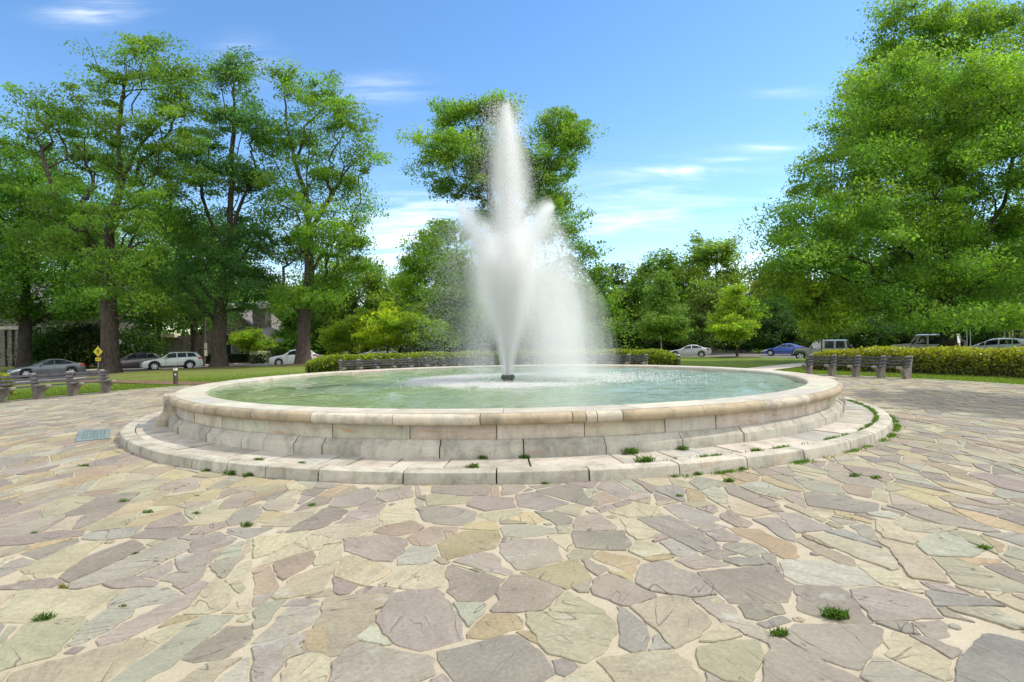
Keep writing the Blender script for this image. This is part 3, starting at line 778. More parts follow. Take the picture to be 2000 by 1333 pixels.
arc_blocks('kerb', [(7.87, .0), (7.87, .140), (7.885, .152), (8.06, .148), (8.085, .135), (8.095, .110), (8.105, .0)], mixed_blocks([300, 378, 445, 520, 622, 785, 965, 1145, 1318, 1450, 1560, 1650], 8.05, .13), .018, M['basestone'], basin, c_kerb, .12, .009)
# square piers that interrupt the wall
def pier(a):
    mb = MB(); rot = Matrix.Rotation(a, 4, 'Z')
    def bx(r0, r1, w, z0, z1, bev=.012):
        rm = .5 * (r0 + r1); c = (FX + rm * math.sin(a), FY - rm * math.cos(a), .5 * (z0 + z1))
        mb.box(c, (w, r1 - r0, z1 - z0), bev=bev, mat=rot)
    bx(6.75, 7.42, .62, .34, .714, .014)
    bx(6.75, 7.535, .80, .12, .27, .02)
    # sloped shoulder
    rot3 = Matrix.Translation((FX, FY, 0)) @ rot
    n0, n1 = (.80, 7.535, .27), (.64, 7.43, .40)
    vs = []
    for (w, r, z) in (n0, n1):
        for sx, rr in ((-1, 6.8), (1, 6.8), (1, r), (-1, r)): vs.append(tuple(rot3 @ Vector((sx * w / 2, -rr, z))))
    mb.add(vs, [(0, 1, 5, 4), (1, 2, 6, 5), (2, 3, 7, 6), (3, 0, 4, 7), (4, 5, 6, 7), (0, 3, 2, 1)])
    o = mb.build('pier', M['basestone'], basin)
    n = len(o.data.vertices); a_ = o.data.color_attributes.new('col', 'FLOAT_COLOR', 'POINT')
    cc = np.ones((n, 4), dtype=np.float32); cc[:, :3] = np.array((0.472, 0.409, 0.315)); a_.data.foreach_set('color', cc.ravel())
    u = o.data.attributes.new('suv', 'FLOAT_VECTOR', 'POINT'); co = np.empty(n * 3, dtype=np.float32); o.data.vertices.foreach_get('co', co); u.data.foreach_set('vector', co)
for a in (-61.8, 76, 180): pier(math.radians(a))
# pool floor and inner wall
mb = MB(); mb.lathe([(0.0, .12), (6.72, .12)], (FX, FY, 0), 64, cap=False); mb.build('pool_floor', M['concrete'], basin)
# nozzle
NX, NY = float(P(992, 742, 14.95)[0]), 14.95
WZ = .625
mb = MB()
mb.lathe([(.13, .30), (.13, .66), (.17, .665), (.17, .745), (.15, .75), (.12, .748), (.10, .72), (0, .72)], (NX, NY, 0), 20)
for i in range(12):
    a = 2 * PI * i / 12; mb.lathe([(.022, .70), (.022, .775), (.014, .775), (.012, .74)], (NX + .135 * math.cos(a), NY + .135 * math.sin(a), 0), 8)
mb.build('nozzle', simple('dark_nozzle_metal', (.06, .065, .055), .5, .6), basin)

# water surface with real ripples
nr, nt = 150, 300
rr = np.sqrt(np.linspace(0.0004, 1, nr + 1)) * 6.725
th = np.linspace(0, 2 * PI, nt, endpoint=False)
Rg, Tg = np.meshgrid(rr, th, indexing='ij'); X = FX + Rg * np.sin(Tg); Y = FY + Rg * np.cos(Tg)
Z = np.full_like(X, WZ)
for i in range(26):
    k = rng.uniform(1.5, 9); a = rng.uniform(0, 2 * PI); Z += .020 / k * np.sin(k * (X * math.cos(a) + Y * math.sin(a)) + rng.uniform(0, 6))
for i in range(10):
    cx, cy = NX + rng.uniform(-2, 3), NY + rng.uniform(-2.5, 2.5); D = np.hypot(X - cx, Y - cy); Z += .006 * np.sin(D * rng.uniform(6, 12)) * np.exp(-D / 3)
V = np.stack([X, Y, Z], -1).reshape(-1, 3); ii, jj = np.meshgrid(np.arange(nr), np.arange(nt), indexing='ij'); j2 = (jj + 1) % nt
Fq = np.stack([ii * nt + jj, (ii + 1) * nt + jj, (ii + 1) * nt + j2, ii * nt + j2], -1).reshape(-1, 4)[:, ::-1]
tag(link('water', np_mesh('water', V, np.ascontiguousarray(Fq), smooth=True), M['water']), kind='structure')

# ------------------------------------------------------------------ the water jet: ballistic droplets
TET = np.array([(1, 1, 1), (1, -1, -1), (-1, 1, -1), (-1, -1, 1)]) * .72
def drops_mesh(name, pts, rad, mat, parent=None):
    n = len(pts); d = rng.normal(size=(n, 3)); d /= np.linalg.norm(d, axis=1)[:, None]
    e = np.cross(d, rng.normal(size=(n, 3))); e /= np.linalg.norm(e, axis=1)[:, None]; f = np.cross(d, e)
    B = np.stack([d, e, f], 1)                       # n,3,3
    off = np.einsum('kj,njc->nkc', TET, B) * rad[:, None, None]
    V = (pts[:, None, :] + off).reshape(-1, 3)
    b = (np.arange(n) * 4)[:, None, None]; Fq = (b + np.array([(0, 1, 2), (0, 3, 1), (0, 2, 3), (1, 3, 2)])[None]).reshape(-1, 3)
    return link(name, np_mesh(name, V, Fq), mat, parent)
def fly(n, dirs, v0, k, wind, tmax, origin, steps=48):
    """integrate n droplets with drag k toward wind; each is caught at a random moment of its flight"""
    t_end = tmax * rng.random(n); p = np.repeat(np.array([origin], dtype=float), n, 0); v = dirs * v0[:, None]; dt = (t_end / steps)[:, None]
    w = np.array(wind)[None, :] * np.ones((n, 1))
    for s in range(steps):
        acc = -k[:, None] * (v - w); acc[:, 2] -= 9.81
        v = v + acc * dt; p = p + v * dt
    return p, v
jet = tag(empty('water_jet', (NX, NY, .74)), 'tall white water plume with arching side jets and drifting spray in the pool', 'water jet')
org = (NX, NY, .74)
def dirs(n, tilt, spread, az=None, azs=0):
    a = rng.uniform(0, 2 * PI, n) if az is None else az + rng.normal(0, azs, n)
    t = np.abs(tilt + rng.normal(0, spread, n)) if az is None else tilt + rng.normal(0, spread, n)
    return np.stack([np.sin(t) * np.sin(a), np.sin(t) * np.cos(a), np.cos(t)], 1)
parts = []
def burst(n, d, v, k, wind, tmax, r, keep=None):
    k = np.broadcast_to(k, (n,)).astype(float); p, vel = fly(n, d, v, k, wind, tmax, org)
    m = p[:, 2] > WZ; p = p[m]; rad = np.broadcast_to(r, (n,))[m]; ax_ = np.hypot(p[:, 0] - NX, p[:, 1] - NY); m = (rng.random(len(p)) < np.clip((ax_ / (.10 + .05 * (p[:, 2] - .7))) ** 1.3, .40, 1)); p = p[m]; rad = rad[m]; parts.append((p, rad))
N1 = 95000
burst(N1, dirs(N1, 0, .022), 11.85 * (1 - np.abs(rng.normal(0, .075, N1))), .02, (0.25, 0, 0), 1.75, rng.uniform(.003, .0072, N1))
N1 = 75000   # falling shell of the central plume, pushed right by the breeze
burst(N1, dirs(N1, 0, .034), 11.2 * (1 - np.abs(rng.normal(0, .12, N1))), rng.uniform(.04, .22, N1), (1.3, 0, 0), 2.2, rng.uniform(.003, .0072, N1))
NA = 6
for i in range(NA):
    az = 2 * PI * (i + .5) / NA; n = 18000; vf = 1.0 if abs(math.sin(az)) > .9 else .86
    burst(n, dirs(n, .143, .017, az, .12), vf * 9.4 * (1 - np.abs(rng.normal(0, .085, n))), rng.uniform(.03, .25, n), (.35, .1, 0), 1.9, rng.uniform(.003, .0075, n))
    n = 10000   # fine mist carried to the right
    burst(n, dirs(n, .145, .034, az, .28), vf * 9.2 * (1 - np.abs(rng.normal(0, .12, n))), rng.uniform(.25, .8, n), (2.0, .3, 0), 2.1, rng.uniform(.0022, .0050, n))
n = 22000    # heavy outliers on the left
burst(n, dirs(n, .14, .05, -PI / 2, .6), 9.2 * (1 - np.abs(rng.normal(0, .13, n))), rng.uniform(.0, .08, n), (0, 0, 0), 1.9, rng.uniform(.003, .007, n))
pp = np.concatenate([a for a, b in parts]); rr_ = np.concatenate([b for a, b in parts])
tag(drops_mesh('spray', pp, rr_, M['drop'], jet), kind='stuff')
bpy.data.objects['spray'].matrix_parent_inverse = Matrix.Translation((-NX, -NY, -.74))
mb = MB()
for i in range(6 + 14):
    ring = i < 6
    tilt = .146 if ring else rng.uniform(0, .03); az = 2 * PI * (i + .5) / 6 if ring else rng.uniform(0, 2 * PI); v0 = 9.2 if ring else 11.6
    T = .17 if ring else .20; pts = []
    for s in range(12):
        t = T * s / 11; d = (math.sin(tilt) * math.sin(az), math.sin(tilt) * math.cos(az), math.cos(tilt)); o_ = .13 if ring else .06
        pts.append((org[0] + o_ * math.sin(az) + d[0] * v0 * t, org[1] + o_ * math.cos(az) + d[1] * v0 * t, org[2] + d[2] * v0 * t - 4.905 * t * t))
    mb.tube(pts, [.011 * (1 - .8 * s / 11) for s in range(12)], 6)
o = mb.build('stream', M['drop'], jet, True); o.matrix_parent_inverse = Matrix.Translation((-NX, -NY, -.74))
# the milky body between the droplets: thin closed bodies of fine water mist
def mat_mist(name, dens):
    m, t, b = newmat(name); t.n.remove(b)
    v = t.node('ShaderNodeVolumePrincipled', Color=(.992, .99, .985)); v.inputs['Density'].default_value = dens; v.inputs['Anisotropy'].default_value = .1
    t.l.new(v.outputs[0], t.n['Material Output'].inputs['Volume']); return m
def mist_tube(pts, rad, dens, n=20):
    mb = MB(); mb.tube([(p[0] - NX, p[1] - NY, p[2] - .74) for p in pts], rad, n); mb.build('mist', mat_mist('fine_mist', dens), jet, True)
def traj(tilt, az, v0, k, wind, T, n=14):
    p = np.array(org, float); v = np.array([math.sin(tilt) * math.sin(az), math.sin(tilt) * math.cos(az), math.cos(tilt)]) * v0; out = [p.copy()]; dt = T / (n * 12)
    for i in range(n * 12):
        v = v + (-k * (v - np.array(wind)) - np.array([0, 0, 9.81])) * dt; p = p + v * dt
        if (i + 1) % 12 == 0: out.append(p.copy())
    return out
c_ = traj(.008, PI / 2, 11.7, .02, (.25, 0, 0), 1.17, 16)
c_ += [c_[-1] + np.array((.004, 0, .10)), c_[-1] + np.array((.008, 0, .2))]
base_r = np.array([.07, .11, .14, .165, .185, .20, .21, .215, .215, .21, .20, .185, .165, .14, .11, .08, .05, .03, .008])
for k_, dens in ((.62, 3.2), (1.0, 1.7), (1.45, .6)): mist_tube(c_, list(base_r * k_), dens)
ts = (.22, .33, .45, .55, .65, .75, .85, .95, 1.05, 1.15)
sh = [traj(.008, PI / 2, 11.5, .02, (.35, 0, 0), t_, 6)[-1] for t_ in ts]
for k_, dens, dx_ in ((.60, .5, .12), (.85, .5, .12), (1.10, .36, .14), (1.35, .2, .18)):
    mist_tube([(p_[0] + (1.15 - t_) * dx_, p_[1], p_[2]) for p_, t_ in zip(sh, ts)], [r_ * k_ for r_ in (.34, .46, .47, .45, .40, .34, .27, .19, .11, .01)], dens, 28)
cone = [org] + traj(.0, 0, 9.3, .02, (.2, 0, 0), .46, 9)[1:]
for k_, dens in ((.8, 1.5), (1.12, 1.0), (1.4, .5)): mist_tube(cone, [r_ * k_ for r_ in (.12, .18, .27, .35, .42, .48, .53, .52, .36, .04)], dens, 24)
mist_tube([org] + traj(.0, 0, 9.3, .02, (.1, 0, 0), .22, 9)[1:], [.13, .15, .18, .21, .235, .26, .275, .28, .24, .03], 3.6, 24)
for k_, dens in ((.62, .55), (.85, .42), (1.1, .28), (1.35, .15)):
    mist_tube([(NX + .03 + .012 * i_, NY, z_) for i_, z_ in enumerate((1.3, 1.7, 2.2, 2.7, 3.2, 3.7, 4.15, 4.5))], [r_ * k_ for r_ in (.16, .36, .58, .76, .86, .84, .58, .04)], dens, 28)
tr_ = np.array([.055, .085, .11, .135, .155, .17, .185, .195, .205, .21, .21, .20, .18, .14, .02])
for i in range(6):
    az = 2 * PI * (i + .5) / 6; outer = abs(math.sin(az)) > .9
    q = traj(.143, az, 9.35 if outer else 8.7, .04, (.25, .05, 0), .97 if outer else .90, 14)
    for k_, dens in ((.5, 2.4), (.9, 1.3), (1.4, .6), (2.0, .25)): mist_tube(q, list(tr_ * k_), dens * (1.25 if outer else .42), 16)
for (cx_, hh_, rx_, dens) in ((.50, 4.15, .60, .07), (.70, 4.1, .80, .08), (.90, 4.1, .92, .08), (1.10, 4.15, .74, .08), (1.22, 4.2, .54, .10), (1.32, 3.95, .68, .09), (1.42, 3.6, .86, .08), (1.5, 3.2, 1.02, .07), (1.55, 2.9, 1.12, .06), (-.62, 3.9, .40, .08), (-.74, 3.6, .52, .07), (-.86, 3.2, .6, .05)):
    mb = MB(); mb.lathe([(0, -.08), (.95, -.08), (1.0, .6), (.97, 1.5), (.86, 2.4), (.62, 3.2), (.3, 3.75), (0, 4.0)], (0, 0, 0), 36, cap=False)
    mb.v = [(x * rx_ * (1 + .10 * math.sin(z * 3.1 + cx_ * 9) * (z > 0)) + cx_ + max(0, 2.6 - z) * (.10 if cx_ > 0 else -.03), y * (1.3 if cx_ > 0 else .9) + .1, z * hh_ / 4.0) for x, y, z in mb.v]
    mb.build('mist', mat_mist('drifting_mist', dens), jet, True)
# churned foam where the jets land
n = 34000; a = rng.normal(-PI / 2, 1.0, n); rad = np.abs(2.05 + rng.normal(0, .26, n))
fx = NX + .35 + rad * np.sin(a) * 1.12; fy = NY + rad * np.cos(a)
n2 = 16000; a2 = rng.normal(-2.75, .42, n2); r2 = 1.75 + rng.normal(0, .3, n2)
fx = np.concatenate([fx, NX + r2 * np.sin(a2), NX + 1.6 + rng.normal(0, 1.4, 9000)]); fy = np.concatenate([fy, NY + r2 * np.cos(a2), NY + .8 + rng.normal(0, 1.2, 9000)])
m = np.hypot(fx - FX, fy - FY) < 6.5; fx, fy = fx[m], fy[m]
fz = WZ + np.abs(rng.normal(0, .03, len(fx)))
tag(drops_mesh('foam', np.stack([fx, fy, fz], 1), rng.uniform(.005, .012, len(fx)), M['drop']), kind='stuff')
# ------------------------------------------------------------------ foliage generator
def leaf_cards(pts, size, cols, upb=.5, aspect=.55, outdir=None, fold=.25):
    """small folded leaf faces; returns verts, quads, colours"""
    n = len(pts)
    nr_ = rng.normal(size=(n, 3)); nr_[:, 2] += upb * 1.6
    if outdir is not None: nr_ += outdir * .8
    nr_ /= np.linalg.norm(nr_, axis=1)[:, None] + 1e-9
    u = np.cross(nr_, rng.normal(size=(n, 3))); u /= np.linalg.norm(u, axis=1)[:, None] + 1e-9
    w = np.cross(nr_, u); s = (size * np.clip(np.exp(rng.normal(0, .34, n)), .45, 2.0))[:, None]
    a = pts - u * s * .5; c = pts + u * s * .5
    b = pts + w * s * aspect * .5 + nr_ * s * fold * .25 - u * s * .06; d = pts - w * s * aspect * .5 + nr_ * s * fold * .25 - u * s * .06
    V = np.stack([a, b, c, d], 1).reshape(-1, 3); Fq = (np.arange(n * 4)).reshape(n, 4)
    return V, Fq, np.repeat(cols, 4, 0)

def leaf_mesh(name, pts, size, cols, mat, parent, **kw):
    V, Fq, C = leaf_cards(pts, np.broadcast_to(size, (len(pts),)), cols, **kw)
    return link(name, np_mesh(name, V, Fq, C), mat, parent)

def skeleton(trunk_pts, guides, tips, bf=.35, step=.9, wob=.12):
    pos = [np.array(trunk_pts[0], float)]; par = [-1]; pl = [0.0]
    def extend(i, q, st, wv):
        a = pos[i]; L = np.linalg.norm(q - a); k = max(1, int(round(L / st))); last = i
        for s in range(1, k + 1):
            t = s / k; p = a + (q - a) * t
            if s < k:
                p = p + rng.normal(0, wv, 3) * min(L, 3) * .35; p[2] += .10 * L * math.sin(PI * t) * (.35 if st > .5 else .1)
            pos.append(p); par.append(last); pl.append(pl[last] + np.linalg.norm(p - pos[last])); last = len(pos) - 1
        return last
    last = 0
    for q in trunk_pts[1:]: last = extend(last, np.array(q, float), step, wob * .25)
    for g in guides:
        A = np.array(pos); i = int(np.argmin(np.linalg.norm(A - np.array(g[0]), axis=1))); last = i
        for q in g[1:]: last = extend(last, np.array(q, float), step, wob * .5)
    A0 = np.array(pos[0]); order = np.argsort(np.linalg.norm(tips - np.array(trunk_pts[-1])[None], axis=1)); tipid = []
    zmin = trunk_pts[0][2] + .45 * (trunk_pts[-1][2] - trunk_pts[0][2])
    for ti in order:
        q = tips[ti]; A = np.array(pos); D = np.linalg.norm(A - q, axis=1)
        c = D + bf * np.array(pl) + np.maximum(0, A[:, 2] - q[2]) * .5
        c[A[:, 2] < zmin] += 6.0
        i = int(np.argmin(c)); tipid.append(extend(i, q, step, wob))
    n = len(pos); cnt = np.zeros(n)
    for t in tipid: cnt[t] += 1
    par_ = np.array(par)
    for i in range(n - 1, 0, -1): cnt[par_[i]] += cnt[i]
    return np.array(pos), par_, cnt, tipid

def skel_tubes(pos, par, cnt, R, rmin=.012, flare=.55, power=.52):
    n = len(pos); root = max(cnt[0], 1); r = R * (np.maximum(cnt, .6) / root) ** power
    h = pos[:, 2] - pos[0, 2]
    onr = cnt > .5 * root
    r = np.where(onr, r * (1 + flare * np.exp(-np.maximum(h, 0) / (R * 1.6))), r)
    r = np.maximum(r, rmin)
    ch = [[] for _ in range(n)]
    for i in range(1, n): ch[par[i]].append(i)
    V = []; Fq = []
    def ring(p, d, rad, k, ridge):
        d = d / (np.linalg.norm(d) + 1e-9); x = np.array([1, 0, 0]) if abs(d[0]) < .8 else np.array([0, 1, 0])
        u = np.cross(d, x); u /= np.linalg.norm(u); w = np.cross(d, u); b = len(V)
        for q in range(k):
            a = 2 * PI * q / k; f = rad * (1 + ridge * math.sin(5 * a + 1) + ridge * .6 * math.sin(8 * a))
            V.append(p + (u * math.cos(a) + w * math.sin(a)) * f)
        return b
    stack = [(0, -1)]
    while stack:
        s, p0 = stack.pop(); chain = ([p0] if p0 >= 0 else []) + [s]; c = s
        while ch[c]:
            k = sorted(ch[c], key=lambda q: -cnt[q]); 
            for o in k[1:]: stack.append((o, c))
            c = k[0]; chain.append(c)
        r0 = r[s]; k = 16 if r0 > .3 else (8 if r0 > .1 else (5 if r0 > .04 else 3)); prev = None
        for i, q in enumerate(chain):
            a = pos[chain[max(i - 1, 0)]]; b = pos[chain[min(i + 1, len(chain) - 1)]]
            rad = r[q] if not (i == 0 and p0 >= 0) else min(r[q], r0 * 1.15)
            fl = .05 * math.exp(-max(h[q], 0) / 1.5) + .012 if r0 > .3 else 0
            bI = ring(pos[q], b - a, rad, k, fl)
            if prev is not None:
                for z in range(k): y = (z + 1) % k; Fq.append((prev + z, prev + y, bI + y, bI + z))
            prev = bI
    return np.array(V), np.array(Fq)

ALL_TREES = []
def tree(name, label, cat, px, py, d, R, lobes, trunk, guides=(), tips=200, lpt=120, leaf=.2, cr_=.55, col=(.06, .10, .02), cvar=.28, yel=.12, group=None,
         flat=.7, bark='bark', lmat='leaf', bf=.35, step=.9, upb=.5, shell=.5, dz=.95, z0=None, twig=5, gaps=.22, zsc=None):
    """lobes: (px,py,rx,ry) ellipses of the crown seen at depth d, given depth of their own; trunk: list of (px,py)"""
    global rng
    rng = np.random.default_rng(len(ALL_TREES) * 31 + 5)
    b = P(px, py, d); z = terrain(b[0], b[1]) - .08 if z0 is None else z0; base = np.array([b[0], b[1], z]); s = d / F
    root = tag(empty(name, base), label, cat, group)
    T = [np.zeros(3)] + [P(x, y, d) - base for x, y in trunk]
    gl = []
    for g in guides:
        dd = rng.uniform(-.5, .5); gl.append([P(x, y, d + dd * i) - base for i, (x, y) in enumerate(g)])
    L = []; vol = []
    for (x, y, rx, ry) in lobes:
        off = rng.normal(0, .55) * rx * s; c = P(x, y, d + off) - base; L.append((c, np.array([rx * s, max(rx, ry) * .95 * s * dz, ry * s]) * 1.06)); vol.append(rx * ry)
    vol = np.array(vol) / sum(vol); tips = int(tips * 1.25)
    ids = rng.choice(len(L), tips, p=vol); q = rng.normal(size=(tips, 3)); q /= np.linalg.norm(q, axis=1)[:, None]
    u_ = rng.random(tips); soft = rng.random(tips) < .42
    q *= np.where(soft, np.minimum(np.abs(rng.normal(0, .72, tips)), 1.55), 1.06 * u_ ** .42)[:, None]
    tp = np.array([L[i][0] + L[i][1] * v for i, v in zip(ids, q)])
    tp = tp[tp[:, 2] > 1.2]
    pos, par, cnt, tid = skeleton(T, gl, tp, bf, step)
    V, Fq = skel_tubes(pos, par, cnt, R, power=.57)
    k_ = np.asarray(Fq)
    link('trunk', np_mesh('trunk', V, k_, smooth=True), M[bark], root)
    nodes = []
    for t in tid:
        i = t
        for k in range(twig):
            if cnt[i] <= 4.5: nodes.append(i)
            i = par[i]
            if i < 0: break
    nodes = np.array(sorted(set(nodes))); per = max(4, int(lpt * 1.3 * len(tid) / len(nodes))); nodes = nodes[rng.random(len(nodes)) > gaps]
    cen = np.repeat(pos[nodes], per, 0); n = len(cen)
    sizes = np.repeat(rng.uniform(.45, 1.55, len(nodes)), per)
    g = rng.normal(size=(n, 3)); gl_ = np.linalg.norm(g, axis=1); g *= (np.minimum(gl_, 1.7 + .4 * rng.random(n)) / gl_)[:, None]; g *= (cr_ * .86 * sizes)[:, None]; g[:, 2] *= flat
    dn = rng.normal(size=(len(nodes), 3)); dn[:, 2] *= .4; dn /= np.linalg.norm(dn, axis=1)[:, None]; dn = np.repeat(dn, per, 0)
    g += dn * (np.einsum('ij,ij->i', g, dn) * .75)[:, None]
    pts = cen + g
    cl = np.repeat(rng.normal(1, cvar * .6, len(nodes)), per) * rng.normal(1, cvar * .3, n); cl = np.clip(cl, .45, 1.9)
    yv = np.clip(np.repeat(rng.normal(0, yel, len(nodes)), per) + rng.normal(0, yel * .6, n), -.3, .6)
    C = np.array(col)[None] * 1.25 * cl[:, None]; C = C * np.stack([1 + yv * .8, 1 + yv * .25, 1 - yv * .4], 1); C = np.clip(C, .004, .6)
    leaf_mesh('crown', pts, leaf * .86, C, M[lmat], root, upb=upb)
    ALL_TREES.append(root); return root

OAK = (.100, .182, .028); DEEP = (.072, .158, .022); LIME = (.18, .26, .024); YEL = (.29, .38, .03); MID = (.108, .198, .028); HOLLY = (.034, .078, .018); PALE = (.15, .225, .045); BLUEG = (.082, .170, .052)

# --- the tall oaks on the left island
tree('oak_tree', 'tall broad oak with thick leaning trunk standing beside the yellow pedestrian sign', 'tree', 215, 727, 50.5, .64,
     [(120, 225, 85, 50), (245, 150, 75, 60), (325, 215, 62, 75), (55, 262, 48, 38), (170, 310, 100, 62), (300, 330, 85, 70), (215, 430, 105, 62), (110, 400, 70, 45), (320, 440, 52, 55), (290, 105, 55, 32), (225, 520, 75, 40), (150, 480, 70, 40), (255, 570, 60, 30), (350, 150, 30, 40), (270, 610, 55, 20), (310, 600, 40, 20)],
     [(214, 650), (212, 590), (206, 530)], [[(206, 530), (215, 440), (237, 364), (262, 300), (300, 255), (330, 232)], [(206, 535), (190, 510), (175, 480), (160, 420)], [(237, 364), (232, 300), (236, 220), (245, 160)], [(175, 480), (120, 420), (90, 330)], [(215, 440), (270, 400), (318, 372)]],
     tips=420, lpt=170, leaf=.22, cr_=.62, col=OAK, flat=.5, cvar=.3, gaps=.30)
tree('oak_tree', 'slender open oak standing between the wagon and the stone church', 'tree', 427, 719, 56, .60,
     [(450, 145, 50, 40), (442, 220, 52, 48), (500, 245, 40, 55), (400, 320, 55, 60), (478, 350, 58, 60), (420, 450, 70, 55), (498, 460, 42, 50), (375, 545, 60, 45), (460, 560, 55, 40), (405, 590, 70, 34), (440, 510, 60, 45), (500, 540, 40, 30), (350, 600, 45, 30), (462, 608, 30, 16), (480, 595, 28, 18), (395, 620, 35, 16)],
     [(428, 650), (430, 600), (437, 575)], [[(437, 575), (455, 540), (480, 493), (515, 455), (528, 430)], [(437, 575), (446, 500), (450, 400), (452, 320), (458, 200)], [(448, 470), (470, 400), (500, 330)], [(446, 500), (410, 430), (395, 380), (383, 300)], [(434, 590), (405, 575), (385, 545)]],
     tips=400, lpt=150, leaf=.23, cr_=.62, col=BLUEG, flat=.55, cvar=.28, gaps=.30)
tree('oak_tree', 'tall forked oak with dark trunk standing in front of the white SUV', 'tree', 592, 713, 56, .58,
     [(558, 155, 34, 32), (618, 190, 52, 42), (668, 238, 42, 40), (590, 272, 62, 45), (690, 310, 38, 50), (640, 345, 72, 50), (702, 400, 32, 55), (560, 390, 52, 60), (640, 450, 75, 52), (690, 485, 32, 40), (575, 490, 62, 48), (650, 540, 45, 36), (545, 560, 45, 30), (530, 300, 28, 50), (600, 580, 70, 25)],
     [(593, 660), (594, 625), (597, 600)], [[(594, 625), (580, 605), (562, 585), (540, 560)], [(597, 600), (604, 540), (604, 440), (598, 350), (606, 260), (612, 200)], [(604, 460), (622, 425), (640, 395), (668, 345)], [(601, 400), (580, 330), (560, 250), (556, 170)], [(604, 540), (640, 480), (670, 430)], [(603, 420), (565, 380), (535, 310)]],
     tips=420, lpt=140, leaf=.22, cr_=.58, col=MID, flat=.6, cvar=.3, yel=.16, gaps=.30)
tree('shade_tree', 'dense dark leafy tree at the far left edge behind the grey sedan', 'tree', 48, 725, 60, .55,
     [(40, 350, 85, 50), (130, 395, 75, 60), (55, 440, 95, 55), (150, 490, 85, 55), (45, 530, 95, 55), (140, 575, 85, 45), (20, 300, 55, 34), (70, 600, 95, 34), (-60, 430, 90, 110), (-40, 570, 70, 50), (100, 618, 80, 22), (0, 612, 80, 26), (170, 598, 55, 26)],
     [(48, 660), (49, 610), (50, 560)], [[(50, 560), (80, 480), (120, 420)], [(50, 560), (40, 450), (40, 360)]], tips=430, lpt=150, leaf=.28, cr_=.8, col=DEEP, bark='bark_dark')
tree('shade_tree', 'dark green tree filling the gap behind the first two oaks above the wagon', 'tree', 380, 712, 74, .4,
     [(330, 450, 65, 60), (300, 535, 65, 55), (355, 555, 60, 50), (280, 600, 45, 40), (375, 610, 45, 30), (400, 480, 50, 50)],
     [(380, 660), (378, 600), (370, 560)], tips=220, lpt=150, leaf=.34, cr_=.85, col=DEEP, bark='bark_dark')

# --- centre
tree('tulip_tree', 'tall two-lobed tree rising directly behind the water plume', 'tree', 1000, 706, 72, .5,
     [(898, 228, 50, 32), (962, 218, 45, 30), (880, 295, 50, 42), (945, 300, 52, 50), (872, 365, 40, 26), (935, 385, 42, 32), (975, 425, 40, 34), (1090, 255, 42, 38), (1112, 285, 30, 40), (1075, 330, 42, 42), (1060, 390, 36, 34), (1015, 300, 26, 50), (1000, 470, 40, 30), (1095, 395, 25, 20), (985, 340, 40, 40), (1040, 350, 40, 50), (955, 330, 40, 40)],
     [(1000, 600), (998, 520), (997, 450)], [[(998, 480), (965, 400), (930, 310), (905, 230)], [(998, 480), (1030, 410), (1065, 340), (1085, 260)], [(965, 400), (900, 375), (870, 345)]], tips=560, lpt=150, leaf=.28, cr_=.70, col=(.125, .215, .03), flat=.6, yel=.15, gaps=.25)
tree('broad_tree', 'broad rounded tree seen through the mist to the right of the water plume', 'tree', 1110, 706, 80, .45,
     [(1105, 450, 50, 42), (1130, 520, 45, 60), (1080, 560, 65, 70), (1140, 610, 55, 60), (1050, 640, 60, 50), (1110, 660, 80, 30)], [(1110, 640), (1108, 570)], tips=240, lpt=150, leaf=.38, cr_=.95, col=MID)
tree('leafy_tree', 'bright green leafy tree immediately left of the water plume behind the hedge', 'tree', 850, 706, 76, .4,
     [(805, 560, 34, 50), (842, 500, 40, 45), (872, 458, 34, 30), (865, 575, 45, 60), (812, 525, 30, 32), (885, 640, 42, 36), (900, 540, 45, 60), (920, 620, 50, 60)], [(851, 640), (853, 560)], tips=260, lpt=150, leaf=.34, cr_=.75, col=(.175, .29, .024), yel=.12)
tree('spruce_tree', 'dark pointed tree top showing between the bright leafy tree and its left neighbour', 'tree', 800, 704, 92, .35,
     [(845, 470, 14, 22), (838, 510, 26, 30), (800, 560, 36, 30), (790, 610, 42, 40), (785, 650, 48, 30)], [(800, 620), (815, 540), (845, 462)], tips=170, lpt=130, leaf=.36, cr_=.8, col=(.055, .09, .022))
tree('pale_tree', 'pale green tall loose tree right of the forked oak', 'tree', 690, 706, 84, .4,
     [(665, 555, 55, 42), (715, 550, 40, 38), (742, 588, 28, 38), (690, 612, 60, 45), (640, 600, 40, 50), (720, 640, 50, 40)], [(690, 650), (692, 590)], tips=260, lpt=140, leaf=.36, cr_=.8, col=PALE, yel=.14)
tree('evergreen_shrub', 'rounded dark evergreen beside the porch of the stone church', 'shrub', 572, 708, 80, .25,
     [(572, 635, 26, 28), (575, 665, 34, 32), (560, 690, 30, 22)], [(572, 680), (572, 650)], tips=110, lpt=130, leaf=.3, cr_=.6, col=DEEP)
tree('small_maple', 'yellow green young maple standing above the hedge left of the plume', 'tree', 757, 706, 66, .10,
     [(757, 605, 14, 16), (757, 628, 32, 18), (742, 652, 34, 16), (778, 650, 30, 18), (757, 668, 46, 12)], [(757, 680), (757, 640), (757, 600)], tips=150, lpt=90, leaf=.26, cr_=.42, col=YEL, yel=.2, flat=.5)
tree('small_tree', 'low bright green small tree with leaning stems left of the yellow maple', 'tree', 690, 706, 68, .09,
     [(660, 655, 30, 20), (700, 640, 34, 20), (720, 622, 22, 18), (672, 675, 44, 12)], [(689, 690), (694, 670)], tips=110, lpt=100, leaf=.26, cr_=.45, col=LIME, flat=.55)
